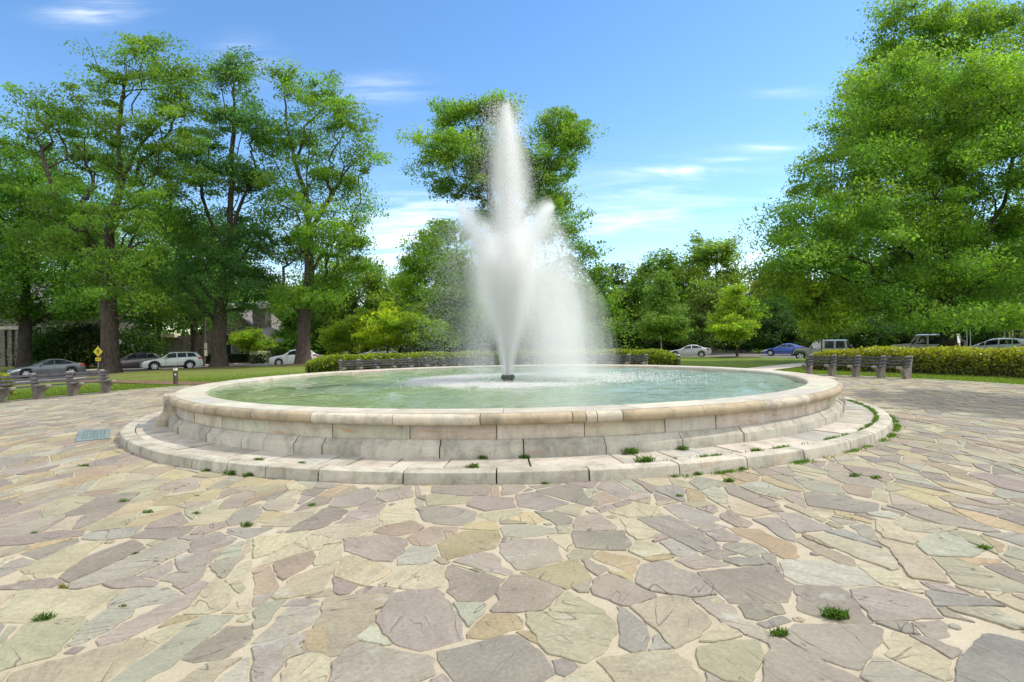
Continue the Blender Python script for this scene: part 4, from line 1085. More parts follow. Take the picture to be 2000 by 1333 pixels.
tree('small_tree', 'mid green small tree with forked pale stems right of the yellow maple', 'tree', 812, 706, 66, .09,
     [(805, 640, 32, 26), (838, 652, 34, 20), (815, 660, 45, 14), (860, 660, 30, 18)], [(813, 690), (818, 672)], [[(813, 690), (826, 672), (835, 655)]], tips=120, lpt=100, leaf=.26, cr_=.45, col=(.155, .24, .024), flat=.55)
tree('church_sapling', 'small bright sapling growing against the stone church wall', 'tree', 485, 712, 72, .08,
     [(480, 655, 24, 12), (500, 668, 22, 12), (470, 668, 22, 10), (490, 682, 20, 10)], [(484, 685), (485, 660)], tips=90, lpt=70, leaf=.24, cr_=.36, col=LIME, flat=.5)

# --- right background
tree('pine_tree', 'narrow dark pine just beyond the right edge of the spray, the taller one', 'tree', 1203, 706, 90, .22,
     [(1203, 525, 7, 12), (1203, 550, 13, 18), (1203, 585, 20, 22), (1203, 625, 26, 25), (1203, 660, 28, 22)], [(1203, 620), (1203, 560), (1203, 514)], tips=130, lpt=120, leaf=.36, cr_=.55, col=(.03, .062, .026), lmat='needle', flat=.4, bf=.6)
tree('pine_tree', 'narrow dark pine dimmed by the spray, the shorter of the two', 'tree', 1172, 706, 90, .22,
     [(1172, 530, 8, 14), (1172, 560, 15, 20), (1172, 600, 22, 26), (1172, 645, 28, 28)], [(1172, 620), (1172, 560), (1172, 518)], tips=120, lpt=120, leaf=.36, cr_=.55, col=(.03, .062, .026), lmat='needle', flat=.4, bf=.6)
tree('round_tree', 'dark rounded tree behind the conical young tree on the right', 'tree', 1280, 704, 88, .4,
     [(1270, 538, 45, 32), (1312, 530, 36, 30), (1238, 570, 36, 42), (1290, 595, 60, 50), (1230, 630, 40, 50), (1300, 650, 60, 40)], [(1280, 640), (1280, 580)], tips=260, lpt=140, leaf=.38, cr_=.9, col=(.105, .185, .03))
tree('open_tree', 'tall open-crowned tree with visible limbs above the silver sedan', 'tree', 1398, 704, 84, .42,
     [(1380, 505, 45, 28), (1422, 500, 14, 26), (1425, 545, 24, 34), (1345, 540, 30, 38), (1390, 565, 50, 36), (1360, 610, 45, 45), (1410, 610, 40, 35)], [(1398, 640), (1396, 590)], [[(1396, 600), (1375, 560), (1360, 520)], [(1396, 590), (1400, 540), (1395, 495)], [(1398, 590), (1420, 545), (1424, 490)]], tips=230, lpt=120, leaf=.34, cr_=.65, col=(.13, .20, .03), flat=.6)
tree('cypress_tree', 'conical feathery young tree behind the right end of the centre hedge', 'tree', 1293, 704, 60, .14,
     [(1293, 548, 9, 14), (1293, 575, 24, 18), (1293, 602, 36, 16), (1293, 628, 44, 15), (1293, 650, 48, 12)], [(1293, 675), (1293, 620), (1293, 535)], tips=260, lpt=110, leaf=.2, cr_=.40, col=(.12, .215, .026), flat=.45, bf=.7, lmat='needle')
tree('street_tree', 'bright green young street tree with bare thin trunk in a mulch bed', 'tree', 1440, 700, 57.5, .11,
     [(1438, 568, 11, 12), (1438, 592, 26, 17), (1420, 618, 24, 13), (1456, 616, 26, 15), (1438, 640, 42, 15), (1440, 655, 28, 8)], [(1440, 672), (1439, 650), (1438, 600)], tips=190, lpt=75, leaf=.22, cr_=.36, col=(.18, .27, .026), flat=.5, yel=.15)
tree('holly_tree', 'dark broad holly behind the blue car', 'tree', 1508, 702, 80, .2,
     [(1505, 605, 24, 20), (1508, 635, 38, 28), (1505, 665, 46, 26), (1545, 660, 40, 30), (1460, 670, 40, 22), (1420, 672, 40, 20)], [(1508, 680), (1508, 640)], tips=230, lpt=150, leaf=.28, cr_=.7, col=HOLLY, cvar=.4)
tree('olive_tree', 'olive brown tinged leafy tree between the silver sedan and the street tree', 'tree', 1380, 704, 78, .2,
     [(1388, 590, 26, 24), (1376, 625, 30, 28), (1366, 660, 36, 26)], [(1380, 680), (1380, 640)], tips=150, lpt=130, leaf=.3, cr_=.6, col=(.10, .155, .04), yel=.12)
tree('golden_tree', 'yellow tinted tree top at the left edge of the great right tree', 'tree', 1500, 702, 92, .3,
     [(1500, 560, 24, 28), (1530, 545, 26, 24), (1520, 590, 34, 28), (1488, 600, 20, 24)], [(1502, 640), (1503, 600)], tips=150, lpt=130, leaf=.36, cr_=.7, col=(.15, .19, .025), yel=.25)
tree('spruce_tree', 'dark spruce pointing up behind the yellow tinted tree', 'tree', 1478, 702, 98, .25,
     [(1492, 535, 9, 14), (1484, 565, 16, 20), (1478, 600, 22, 26), (1470, 640, 26, 30)], [(1478, 640), (1485, 570), (1492, 524)], tips=110, lpt=110, leaf=.4, cr_=.7, col=(.04, .072, .025), lmat='needle', bf=.6)
tree('sapling', 'thin-stemmed sapling rising out of the right hedge in front of the nearer grey jeep', 'tree', 1605, 716, 36, .045,
     [(1600, 600, 40, 30), (1612, 640, 40, 16), (1575, 570, 26, 24), (1640, 615, 30, 24), (1600, 565, 30, 20)], [(1605, 670), (1604, 630), (1600, 590)], tips=150, lpt=90, leaf=.15, cr_=.32, col=(.16, .24, .022), yel=.15, flat=.5)

# --- the great tree on the right
tree('giant_tree', 'giant spreading shade tree with massive dark trunk behind the right hedge', 'tree', 1852, 706, 38.5, .43,
     [(1640, 305, 62, 36), (1740, 320, 85, 62), (1860, 330, 100, 75), (1975, 300, 62, 85), (1588, 362, 62, 42), (1680, 415, 100, 58), (1820, 440, 115, 70), (1960, 440, 85, 75), (1545, 440, 56, 34), (1610, 505, 100, 50), (1750, 545, 110, 50), (1900, 560, 115, 55), (1660, 585, 85, 34), (1800, 612, 105, 24), (1950, 610, 75, 30), (1560, 560, 50, 40), (2060, 420, 90, 140), (1700, 220, 50, 50), (2050, 580, 70, 60), (1700, 380, 110, 80), (1850, 400, 120, 90), (1760, 470, 120, 80), (1900, 480, 110, 80), (1640, 470, 90, 60), (1840, 560, 130, 60), (1720, 600, 110, 36), (1890, 615, 110, 26), (1600, 590, 60, 36), (1780, 250, 90, 60), (1930, 250, 80, 60), (1850, 230, 110, 60), (1700, 275, 60, 50), (1990, 220, 60, 70), (1790, 150, 70, 60), (1900, 160, 80, 60), (1740, 210, 70, 60), (1560, 500, 60, 50), (1545, 470, 50, 40)],
     [(1852, 660), (1850, 620), (1848, 560)], [[(1850, 580), (1780, 500), (1700, 440), (1620, 380)], [(1848, 560), (1840, 460), (1820, 360), (1790, 280)], [(1850, 580), (1910, 490), (1960, 400), (1980, 300)], [(1850, 600), (1760, 570), (1660, 550), (1580, 520)], [(1850, 600), (1930, 580), (1990, 560)]],
     tips=1000, lpt=210, leaf=.18, cr_=.6, col=(.128, .226, .032), flat=.6, bark='bark_dark', cvar=.32, yel=.16, step=.8)
tree('giant_tree', 'airy tall tree reaching the top right corner above the giant spreading tree', 'tree', 1857, 706, 47, .36,
     [(1790, 50, 52, 42), (1738, 105, 46, 36), (1850, 95, 70, 60), (1900, 50, 52, 45), (1965, 45, 52, 45), (1692, 190, 50, 40), (1790, 190, 75, 62), (1910, 190, 80, 68), (1740, 20, 30, 26), (1985, 150, 50, 70), (1680, 270, 45, 36), (1830, 280, 80, 50), (2060, 120, 60, 130), (1750, 300, 70, 50), (1900, 290, 80, 50), (1690, 240, 50, 50), (1780, 110, 60, 50)],
     [(1858, 560), (1864, 440), (1868, 360)], [[(1868, 380), (1820, 280), (1790, 180), (1780, 60)], [(1868, 360), (1890, 230), (1930, 120), (1960, 40)], [(1868, 380), (1770, 270), (1700, 200)]],
     tips=560, lpt=170, leaf=.21, cr_=.62, col=(.126, .218, .034), flat=.55, cvar=.3)
tree('corner_tree', 'dark tree over the brick house at the right edge', 'tree', 1990, 706, 60, .35,
     [(1960, 560, 60, 50), (2030, 520, 60, 70), (1930, 610, 50, 24), (2020, 600, 60, 30), (1890, 590, 40, 30)], [(1990, 650), (1990, 590)], tips=200, lpt=150, leaf=.3, cr_=.7, col=DEEP)

# --- background shrubs and filler trees behind the roads (each stands alone)
bgs = [(110, 66, 45, 66, HOLLY, 'dark evergreen shrub standing behind the roof of the grey sedan'), (170, 66, 42, 78, (.03, .05, .016), 'tall dark shrub right of the grey sedan behind the yellow sign'), (262, 66, 38, 62, HOLLY, 'dark holly bush behind the brown SUV'),
       (1690, 66, 60, 60, HOLLY, 'dark shrub mass behind the rear of the nearer grey jeep'), (1760, 66, 55, 55, (.03, .06, .016), 'dark green shrub behind the hood of the farther jeep'), (1900, 62, 50, 50, HOLLY, 'dark shrub right of the giant trunk'), (1630, 72, 50, 70, (.045, .085, .018), 'mid green shrub behind the roof of the nearer jeep'), (1825, 70, 60, 80, (.025, .05, .014), 'dark tall shrub directly behind the giant trunk'),
       (640, 84, 36, 70, (.06, .10, .02), 'tall green shrub right of the forked oak trunk'), (1240, 84, 45, 60, (.045, .08, .018), 'dark shrub behind the right half of the centre hedge'), (960, 84, 60, 60, (.05, .09, .02), 'dark shrub behind the centre hedge at the foot of the plume'), (1040, 86, 60, 55, (.045, .085, .02), 'green shrub just right of the plume foot behind the hedge'), (730, 88, 50, 34, (.012, .03, .012), 'very dark low shrub under the yellow maple'), (870, 86, 50, 38, (.012, .03, .012), 'very dark low shrub under the bright leafy tree'), (1320, 86, 45, 40, (.02, .042, .014), 'dark low shrub behind the silver sedan')]
for (px, d, w, h, c, lab) in bgs:
    by = HY - (px - CX) * sr + 2.5 / d * F
    tree('background_shrub', lab, 'shrub', px, by, d, .12, [(px - w * .3, by - h * .42, w * .6, h * .42), (px + w * .3, by - h * .45, w * .6, h * .42), (px, by - h * .75, w * .5, h * .3)], [(px, by - h * .15), (px, by - h * .4)], tips=130, lpt=120, leaf=.3, cr_=.7, col=c, cvar=.35)
fill = [(-60, 92, 300, 330), (60, 100, 330, 330), (180, 96, 420, 260), (310, 98, 470, 240), (430, 100, 500, 220), (540, 102, 560, 150), (620, 104, 545, 165), (780, 104, 585, 120), (900, 106, 520, 190), (1000, 106, 560, 150), (1100, 106, 560, 150), (1190, 104, 590, 120), (1340, 106, 575, 140), (1450, 106, 585, 120), (1560, 104, 560, 150), (1660, 100, 500, 200), (1780, 98, 430, 260), (1900, 96, 430, 260), (2020, 94, 400, 300)]
side = ['leftmost of the', 'second from left of the', 'third from left of the', 'fourth from left of the', 'fifth from left of the', 'sixth from left of the', 'seventh from left of the', 'eighth from left of the', 'ninth from left of the', 'middle one of the', 'ninth from right of the', 'eighth from right of the', 'seventh from right of the', 'sixth from right of the', 'fifth from right of the', 'fourth from right of the', 'third from right of the', 'second from right of the', 'rightmost of the']
for (px, d, top, h), sd in zip(fill, side):
    by = HY - (px - CX) * sr + 2.2 / d * F; H = by - top; w = 62
    tree('woodland_tree', sd + ' distant woodland trees behind everything', 'tree', px, by, d, .3, [(px + rng.uniform(-15, 15), by - H * .85, w * .6, H * .15), (px - w * .35, by - H * .62, w * .6, H * .22), (px + w * .35, by - H * .6, w * .6, H * .22), (px, by - H * .35, w * .9, H * .2), (px, by - H * .15, w, H * .12)],
         [(px, by - H * .25), (px, by - H * .5)], tips=170, lpt=95, leaf=.5, cr_=1.1, col=np.array(random.choice([MID, DEEP, OAK, PALE])) * 1.05, group='distant woodland trees', twig=2)
for (x, y, r) in ((215, 727, 50.5), (427, 719, 56), (592, 713, 56), (1440, 700, 57.5)):
    p = P(x, y, r); mulch_bed('mulch_bed', p[0], p[1], 3.2 if x < 1000 else 2.2)

# ------------------------------------------------------------------ hedges
def hedge(name, label, r0, r1, th0, th1, h, col, n, leaf=.085, top=1.7, group=None, flowers=False):
    thm = .5 * (th0 + th1); rm = .5 * (r0 + r1); base = np.array([FX + rm * math.sin(thm), FY + rm * math.cos(thm), 0]); base[2] = terrain(base[0], base[1])
    root = tag(empty(name, base), label, 'hedge', group)
    def pos_(t, a, b, hh, inset):
        """t along 0..1, (a,b): cross-section -1..1, 0..1"""
        th = th0 + (th1 - th0) * t; L = abs(th1 - th0) * rm
        e = np.minimum(1, np.minimum(t, 1 - t) * L / top); e = np.sqrt(np.clip(1 - (1 - e) ** 2, 0, 1))
        lump = 1 + .07 * np.sin(th * rm * 1.7) + .05 * np.sin(th * rm * 3.9 + 1) + .03 * np.sin(th * rm * 8.3)
        r = rm + a * (r1 - r0) * .5 * (e * .55 + .45) * lump * inset
        x = FX + r * np.sin(th); y = FY + r * np.cos(th); z = np.array([terrain(p, q) for p, q in zip(x, y)]) + b * hh * (e * .5 + .5) * (1 + .035 * np.sin(th * rm * 2.3 + a)) * inset
        return np.stack([x, y, z], 1)
    # cross-section: superellipse shell
    t = rng.random(n); u = rng.uniform(0, PI, n); ca, sa = np.cos(u), np.sin(u)
    a = np.sign(ca) * np.abs(ca) ** .45; b = np.abs(sa) ** .55
    depth = 1 - np.abs(rng.normal(0, .10, n)); a *= depth; b = b * depth
    pts = pos_(t, a, b, h, 1.0); pts += rng.normal(0, .035, (n, 3))
    clump = .5 + .5 * np.sin(t * abs(th1 - th0) * rm * 5.1 + a * 4) * np.sin(b * 9 + t * 40)
    cl = np.clip(rng.normal(1, .2, n) * (.85 + .3 * clump), .4, 1.8)
    young = (rng.random(n) < np.clip((b - .45) * 1.5, 0.03, .85))   # brighter, yellower leaf colour, more frequent towards the top
    C = np.array(col)[None] * cl[:, None]; C = np.where(young[:, None], C * np.array([2.05, 1.8, .8])[None], C)
    brown = rng.random(n) < .05; C[brown] = np.array((.13, .075, .035)) * cl[brown][:, None]
    leaf_mesh('foliage', pts - base, leaf, np.clip(C, 0, .6), M['hedge_leaf'], root, upb=.35, aspect=.6)
    nt_, nu = 60, 12; V = []; Fq = []
    for i in range(nt_ + 1):
        uu = np.linspace(0, PI, nu + 1); ca, sa = np.cos(uu), np.sin(uu)
        V.append(pos_(np.full(nu + 1, .004 + .992 * i / nt_), np.sign(ca) * np.abs(ca) ** .45, np.abs(sa) ** .55, h, .84))
    V = np.concatenate(V) - base
    for i in range(nt_):
        for k in range(nu): s = i * (nu + 1) + k; Fq.append((s, s + 1, s + nu + 2, s + nu + 1))
    link('twigs', np_mesh('twigs', V, np.array(Fq), smooth=True), M['branch'], root)
    return root
def th_at(px, r, side=1):
    best = (1e9, 0)
    for th in np.linspace(-PI, PI, 7201):
        x = FX + r * math.sin(th); y = FY + r * math.cos(th)
        if y < 1 or (side > 0 and math.cos(th) < -.2): continue
        e = abs(CX + F * x / y - px)
        if e < best[0]: best = (e, th)
    return best[1]
HG = (.15, .18, .016)
hedge('clipped_hedge', 'long low clipped hedge behind the benches beyond the pool', 19.3, 21.6, th_at(606, 20), th_at(1316, 20), 1.02, (.115, .165, .018), 60000, .105)
hedge('clipped_hedge', 'bright yellow green clipped hedge behind the bench on the right', 19.3, 22.3, th_at(1570, 20), math.radians(108), 1.06, HG, 74000, .085, top=3.6)
hedge('clipped_hedge', 'end of a yellow green clipped hedge at the left edge behind the bench', 19.0, 21.5, math.radians(-115), th_at(20, 19.8), 1.02, HG, 30000, .085)
def box_hedge(name, label, p0, p1, w, h, col, n, leaf, flowers=0):
    p0 = np.array(p0); p1 = np.array(p1); L = np.linalg.norm(p1 - p0); base = .5 * (p0 + p1); root = tag(empty(name, base), label, 'hedge' if not flowers else 'bush')
    ux = (p1 - p0) / L; uy = np.array([-ux[1], ux[0], 0])
    t = rng.uniform(-.5, .5, n); u = rng.uniform(0, PI, n); a = np.sign(np.cos(u)) * np.abs(np.cos(u)) ** .4; b = np.abs(np.sin(u)) ** .4; dp = 1 - np.abs(rng.normal(0, .1, n))
    pts = ux[None] * (t * L)[:, None] + uy[None] * (a * dp * w / 2)[:, None]; pts[:, 2] += b * dp * h; pts += rng.normal(0, .05, (n, 3))
    C = np.array(col)[None] * np.clip(rng.normal(1, .25, n), .4, 1.8)[:, None]
    leaf_mesh('foliage', pts, leaf, C, M['hedge_leaf'], root)
    if flowers:
        k = rng.choice(n, flowers); leaf_mesh('flowers', pts[k] * 1.04 + (0, 0, .08), leaf * 1.3, np.tile(np.array([.62, .62, .52]), (flowers, 1)), M['hedge_leaf'], root)
    mb = MB(); ang = math.atan2(ux[1], ux[0]); mb.box((0, 0, h * .42), (L * .96, w * .8, h * .84), rz=ang, bev=.15); mb.build('twigs', M['branch'], root)
zc = -.9
a_, b_ = P(330, 712, 73), P(500, 712, 73); a_[2] = b_[2] = zc
box_hedge('box_hedge', 'dark square-clipped hedge in front of the stone church', a_, b_, 1.2, 1.35, (.025, .05, .014), 9000, .16)
a_, b_ = P(493, 712, 72), P(524, 712, 72); a_[2] = b_[2] = zc
box_hedge('flowering_bush', 'rounded white flowering bush at the end of the church hedge', a_, b_, 1.5, 1.5, (.06, .10, .03), 3500, .16, 900)

# ------------------------------------------------------------------ grass blades and weeds
def blades(P0, h, lean, col, wid):
    n = len(P0); a = rng.uniform(0, 2 * PI, n); u = np.stack([np.cos(a), np.sin(a), np.zeros(n)], 1); ln = rng.normal(0, 1, (n, 3)) * lean[:, None]; ln[:, 2] = 0
    tip = P0 + ln; tip[:, 2] += h; mid = P0 + ln * .35; mid[:, 2] += h * .6
    V = np.stack([P0 - u * wid[:, None], P0 + u * wid[:, None], mid + u * wid[:, None] * .7, tip, mid - u * wid[:, None] * .7], 1).reshape(-1, 3)
    return V, np.arange(n * 5).reshape(n, 5), np.repeat(col, 5, 0)
n = 120000; th = rng.uniform(-1.75, 1.75, n); r = R_PLAZA + .02 + np.abs(rng.normal(0, 4.2, n)); r = np.minimum(r, R_PLAZA + 14)
x = FX + r * np.sin(th); y = FY + r * np.cos(th)
ang = np.degrees(th); keep = ~((np.abs((x - FX) * math.cos(math.radians(40)) - (y - FY) * math.sin(math.radians(40))) < .98) & (ang > 0)) & ~((np.abs((x - FX) * math.cos(math.radians(-51.5)) - (y - FY) * math.sin(math.radians(-51.5))) < .8) & (ang < 0))
x, y = x[keep], y[keep]; n = len(x)
z = np.array([terrain(a, b) for a, b in zip(x, y)])
cb = np.array((.135, .205, .026))[None] * np.clip(rng.normal(1, .25, n), .4, 1.7)[:, None]; dry = rng.random(n) < .12; cb[dry] = (.22, .2, .07)
V, Fq, C = blades(np.stack([x, y, z - .005], 1), rng.uniform(.035, .085, n), np.full(n, .022), cb, rng.uniform(.006, .011, n))
tag(link('grass', np_mesh('grass', V, Fq, C), M['grass_blade']), 'short mown grass blades of the lawn round the plaza', 'grass', kind='stuff')

def weed(px, py, size, label, z=0.0, broad=False, dry=False, cat='weed', loc=None):
    p = G(px, py, z) if loc is None else np.array(loc); s = size * p[1] / F * (.42 if loc is None else .33)
    n = int(26 + size * 2.2); root = None
    a = rng.uniform(0, 2 * PI, n); d = np.minimum(np.abs(rng.normal(0, s * .42, n)), s * .6); P0 = np.stack([d * np.cos(a) * 1.5, d * np.sin(a) * .7, np.zeros(n)], 1)
    c = np.array((.085, .155, .03) if not dry else (.20, .19, .06))[None] * np.clip(rng.normal(1, .25, n), .5, 1.6)[:, None]
    V, Fq, C = blades(P0, rng.uniform(.35, 1.0, n) * s * .75, np.full(n, s * .35), c, np.full(n, s * (.05 if not broad else .085)))
    o = link('weed', np_mesh('weed', V, Fq, C), M['grass_blade']); o.location = p; o.rotation_euler = (0, 0, rng.uniform(-.5, .5)); tag(o, label, cat, 'weeds in the paving joints'); return o
WEEDS = [(1632, 1206, 66, 'biggest leafy weed tuft, on the mauve stones at lower right', 1), (1522, 1240, 46, 'dark leafy weed tuft just left of the biggest tuft', 1), (88, 1210, 46, 'large grass tuft between pale stones at lower left', 0),
 (290, 1002, 26, 'bright grass tuft left of centre on the pale green stones', 0), (384, 1004, 20, 'small grass tuft right of the bright left tuft', 0), (241, 981, 24, 'grass tuft upper left of the bright left tuft', 0), (483, 1028, 34, 'long thin weed strand in the joint left of the central pale stones', 0),
 (165, 912, 24, 'grass tuft on the paving just below the metal plaque', 0), (610, 988, 22, 'small weed in the joint below the kerb left of centre', 0), (1668, 931, 26, 'left one of two weeds side by side right of the kerb', 1), (1710, 935, 26, 'right one of two weeds side by side right of the kerb', 1),
 (1424, 941, 28, 'weed growing just off the kerb right of centre', 1), (1327, 971, 20, 'small weed below the kerb right of the centre line', 1), (1923, 1072, 32, 'yellowish weed beside the grey stone at the right', 0), (122, 1149, 30, 'half dry weed in the long joint at lower left', 0), (265, 1083, 20, 'weed in the joint between two long mauve stones', 0), (240, 1185, 18, 'tiny weed on the pale green stone at lower left', 0), (66, 1042, 16, 'tiny weed at the far left edge of the paving', 0), (385, 970, 14, 'tiny weed tuft above the small left tufts', 0), (305, 1099, 16, 'dry brown weed clump in a joint at left', 0)]
for i, (x_, y_, s_, lab, br) in enumerate(WEEDS): weed(x_, y_, s_, lab, .004, bool(br), dry='dry' in lab)
KW = [(448, 916, 46, 'tallest grass clump against the kerb at left', 8.12, .0), (482, 924, 44, 'grass clump by the kerb joint right of the tallest clump', 8.12, 0), (402, 908, 34, 'thin grass clump against the kerb left of the tallest clump', 8.12, 0), (1060, 940, 24, 'weed against the kerb face just right of the middle', 8.12, 0), (1312, 928, 26, 'leafy weed hanging in the kerb joint right of middle', 8.12, 0), (1357, 926, 34, 'spreading weed against the kerb right of the joint weed', 8.12, 0), (1445, 915, 36, 'round weed clump at the kerb near the right bend', 8.12, 0),
      (1228, 886, 60, 'wide grass clump at the foot of the fountain wall right of centre', 7.37, .15), (1328, 882, 44, 'grass clump at the fountain wall near the right bend', 7.37, .15), (1022, 896, 40, 'grass clump at the fountain wall near the centre', 7.37, .15), (938, 898, 36, 'low grass patch at the fountain wall left of the centre clump', 7.37, .15), (500, 908, 34, 'grass tuft in the kerb gap on the apron at left', 7.86, .14), (585, 915, 28, 'small grass tuft on the apron at left of centre', 7.86, .14), (920, 922, 46, 'low grass strip along the apron joint at the centre', 7.86, .14), (1255, 912, 60, 'grass strip along the apron joint right of centre', 7.86, .14), (1475, 893, 40, 'grass tuft in the apron joint near the right bend', 7.86, .14)]
for (x_, y_, s_, lab, r_, z_) in KW:
    a = px_angle(x_, r_); weed(0, 0, s_, lab, loc=(FX + r_ * math.sin(a), FY - r_ * math.cos(a), z_))
# low ground cover in the outer kerb joint on the right: countless tiny plants
n = 9000; a = rng.uniform(.25, 1.45, n); r = np.where(rng.random(n) < .55, 8.13 + np.abs(rng.normal(0, .05, n)), 7.86 + rng.normal(0, .018, n)); z = np.where(r > 8.0, .0, .14)
dens = np.sin(a * 23) * np.sin(a * 61) + np.where(a > .85, .5, -.25) + rng.normal(0, .3, n); k = dens > .15; a, r, z = a[k], r[k], z[k]; n = len(a)
V, Fq, C = blades(np.stack([FX + r * np.sin(a), FY - r * np.cos(a), z], 1), rng.uniform(.015, .05, n), np.full(n, .02), np.array((.09, .17, .022))[None] * np.clip(rng.normal(1, .25, n), .5, 1.6)[:, None], np.full(n, .006))
tag(link('joint_moss', np_mesh('joint_moss', V, Fq, C), M['grass_blade']), 'low green ground cover growing along the kerb joint', 'ground cover', kind='stuff')
# ------------------------------------------------------------------ benches
SUP = [(-.24, 0), (.02, 0), (.06, .10), (.12, .24), (.24, .34), (.36, .37), (.385, .39), (.385, .45), (.37, .465), (.27, .465), (.27, .415), (-.10, .40), (-.13, .47), (-.165, .55), (-.20, .66), (-.235, .75), (-.25, .80), (-.28, .835), (-.33, .835), (-.365, .80), (-.36, .74), (-.30, .45)]
def bench(label, angs, r=15.62, group='benches round the fountain plaza', z=0.0):
    am = float(np.mean(angs)); root = tag(empty('park_bench', (FX + r * math.sin(am), FY + r * math.cos(am), z)), label, 'bench', group)
    bx, by = FX + r * math.sin(am), FY + r * math.cos(am)
    def loc(a, u, zz):   # u toward the fountain
        rr = r - u; return np.array([FX + rr * math.sin(a) - bx, FY + rr * math.cos(a) - by, zz])
    for a in angs:
        mb = MB(); w = .075; V = []
        tang = np.array([math.cos(a), -math.sin(a), 0])
        for s in (-1, 1):
            for (u, zz) in SUP: V.append(loc(a, u, zz) + tang * w * s)
        n = len(SUP); mb.add(V, [tuple(range(n)), tuple(range(n, 2 * n))[::-1]] + [(i, (i + 1) % n, n + (i + 1) % n, n + i) for i in range(n)])
        o = mb.build('support', M['benchconc'], root)
        bv = o.modifiers.new('bevel', 'BEVEL'); bv.width = .012; bv.segments = 2; bv.limit_method = 'ANGLE'
    def slats(name, rows, hw, ht):
        mb = MB(); step = .5 * (angs[-1] - angs[0]) / max(1, len(angs) - 1)
        ends = [angs[0] - np.sign(step) * .13 / r] + list(angs[1:-1]) + [angs[-1] + np.sign(step) * .13 / r]
        for (u, zz, du, dz) in rows:
            L = math.hypot(du, dz); du, dz = du / L, dz / L
            for i in range(len(ends) - 1):
                V = []
                for a in (ends[i], ends[i + 1]):
                    for s, t in ((-1, -1), (1, -1), (1, 1), (-1, 1)):
                        V.append(loc(a, u + du * hw * s - dz * ht * t, zz + dz * hw * s + du * ht * t))
                mb.add(V, [(0, 1, 2, 3), (7, 6, 5, 4), (0, 4, 5, 1), (1, 5, 6, 2), (2, 6, 7, 3), (3, 7, 4, 0)])
        mb.build(name, M['slat'], root)
    slats('seat', [(.215, .432, 1, 0), (.10, .428, 1, .03), (-.015, .424, 1, .03)], .044, .018)
    slats('backrest', [(-.115, .535, -.30, 1), (-.157, .645, -.30, 1), (-.200, .755, -.30, 1)], .030, .018)
    return root
def gang(pts): return [math.atan2(p[0] - FX, p[1] - FY) for p in pts]
la = gang([G(22, 787), G(90, 779), G(150, 773), G(207, 767.6)]); st = (la[0] - la[-1]) / 3
bench('grey slatted bench on curved concrete legs at the left, below the grey sedan', [la[0] + st * 1.0, la[0], la[0] - st, la[0] - 2 * st, la[0] - 3 * st][::-1][::-1])
ra = gang([G(1590, 731.5), G(1769, 741)]); bench('grey slatted bench on curved concrete legs in front of the right hedge', list(np.linspace(ra[0], ra[1], 5)))
def bench_run(label, p0, p1):
    a, b = th_at(p0, 15.62), th_at(p1, 15.62); n = int(round(abs(b - a) * 15.62 / .86)) + 1; bench(label, list(np.linspace(a, b, n)))
bench_run('long curved slatted bench behind the pool rim left of the water plume', 668, 960)
bench_run('long curved slatted bench behind the pool rim, veiled by spray right of the plume', 1030, 1259)

# ------------------------------------------------------------------ bollards, plaque, signs, poles
def bollard(px, py, label):
    p = G(px, py, -.05); p[2] = terrain(p[0], p[1]) - .03; root = tag(empty('bollard_light', p), label, 'bollard', 'bollard lights on the lawn')
    mb = MB(); mb.lathe([(.095, 0), (.095, .64), (.085, .645)], n=20); mb.build('post', M['bronze'], root, True)
    mb = MB(); mb.lathe([(.082, .645), (.082, .745)], n=20); mb.build('lamp_band', M['lit'], root, True)
    mb = MB(); mb.lathe([(.098, .745), (.098, .785), (.06, .80), (0, .803)], n=20); mb.build('cap', M['bronze'], root, True)
    v = np.array([-p[0], -p[1]]); v /= np.linalg.norm(v); mb = MB(); mb.lathe([(.036, .0), (.036, .006), (0, .006)], n=16, axis='y')
    o = mb.build('sticker', M['white'], root); a = math.atan2(v[1], v[0]); o.rotation_euler = (0, 0, a - PI / 2); o.location = (v[0] * .0935, v[1] * .0935, .47)
bollard(343, 752, 'brown bollard light on the grass left of the basin'); bollard(1326, 713.5, 'brown bollard light at the right end of the centre hedge')
cs = [G(146.5, 865, .0), G(154.5, 843, .0), G(215, 839.5, .0), G(213, 858.5, .0)]; pc = np.mean(cs, 0)
mb = MB(); mb.add([tuple(c - pc) for c in cs] + [tuple(c - pc + (0, 0, .024)) for c in cs], [(0, 1, 2, 3), (7, 6, 5, 4), (0, 4, 5, 1), (1, 5, 6, 2), (2, 6, 7, 3), (3, 7, 4, 0)])
root = tag(empty('ground_plaque', pc), 'weathered blue grey metal plaque set flat in the paving left of the kerb', 'plaque'); mb.build('plate', M['copper'], root)
mb = MB(); c = [q - pc for q in cs]
def bil(s, t, z): return tuple((c[0] * (1 - s) + c[3] * s) * (1 - t) + (c[1] * (1 - s) + c[2] * s) * t + (0, 0, z))
for i, s in enumerate((.20, .30, .42, .52, .62, .74, .84)):
    t = .12
    while t < .85:
        L = rng.uniform(.04, .13); e = min(t + L, .88); w = .022 if i not in (3,) else .03
        mb.add([bil(s - w, t, .0245), bil(s + w, t, .0245), bil(s + w, e, .0245), bil(s - w, e, .0245), bil(s - w, t, .028), bil(s + w, t, .028), bil(s + w, e, .028), bil(s - w, e, .028)], [(4, 5, 6, 7), (0, 1, 5, 4), (1, 2, 6, 5), (2, 3, 7, 6), (3, 0, 4, 7)]); t = e + .03
mb.build('lettering', M['plaque_text'], root)

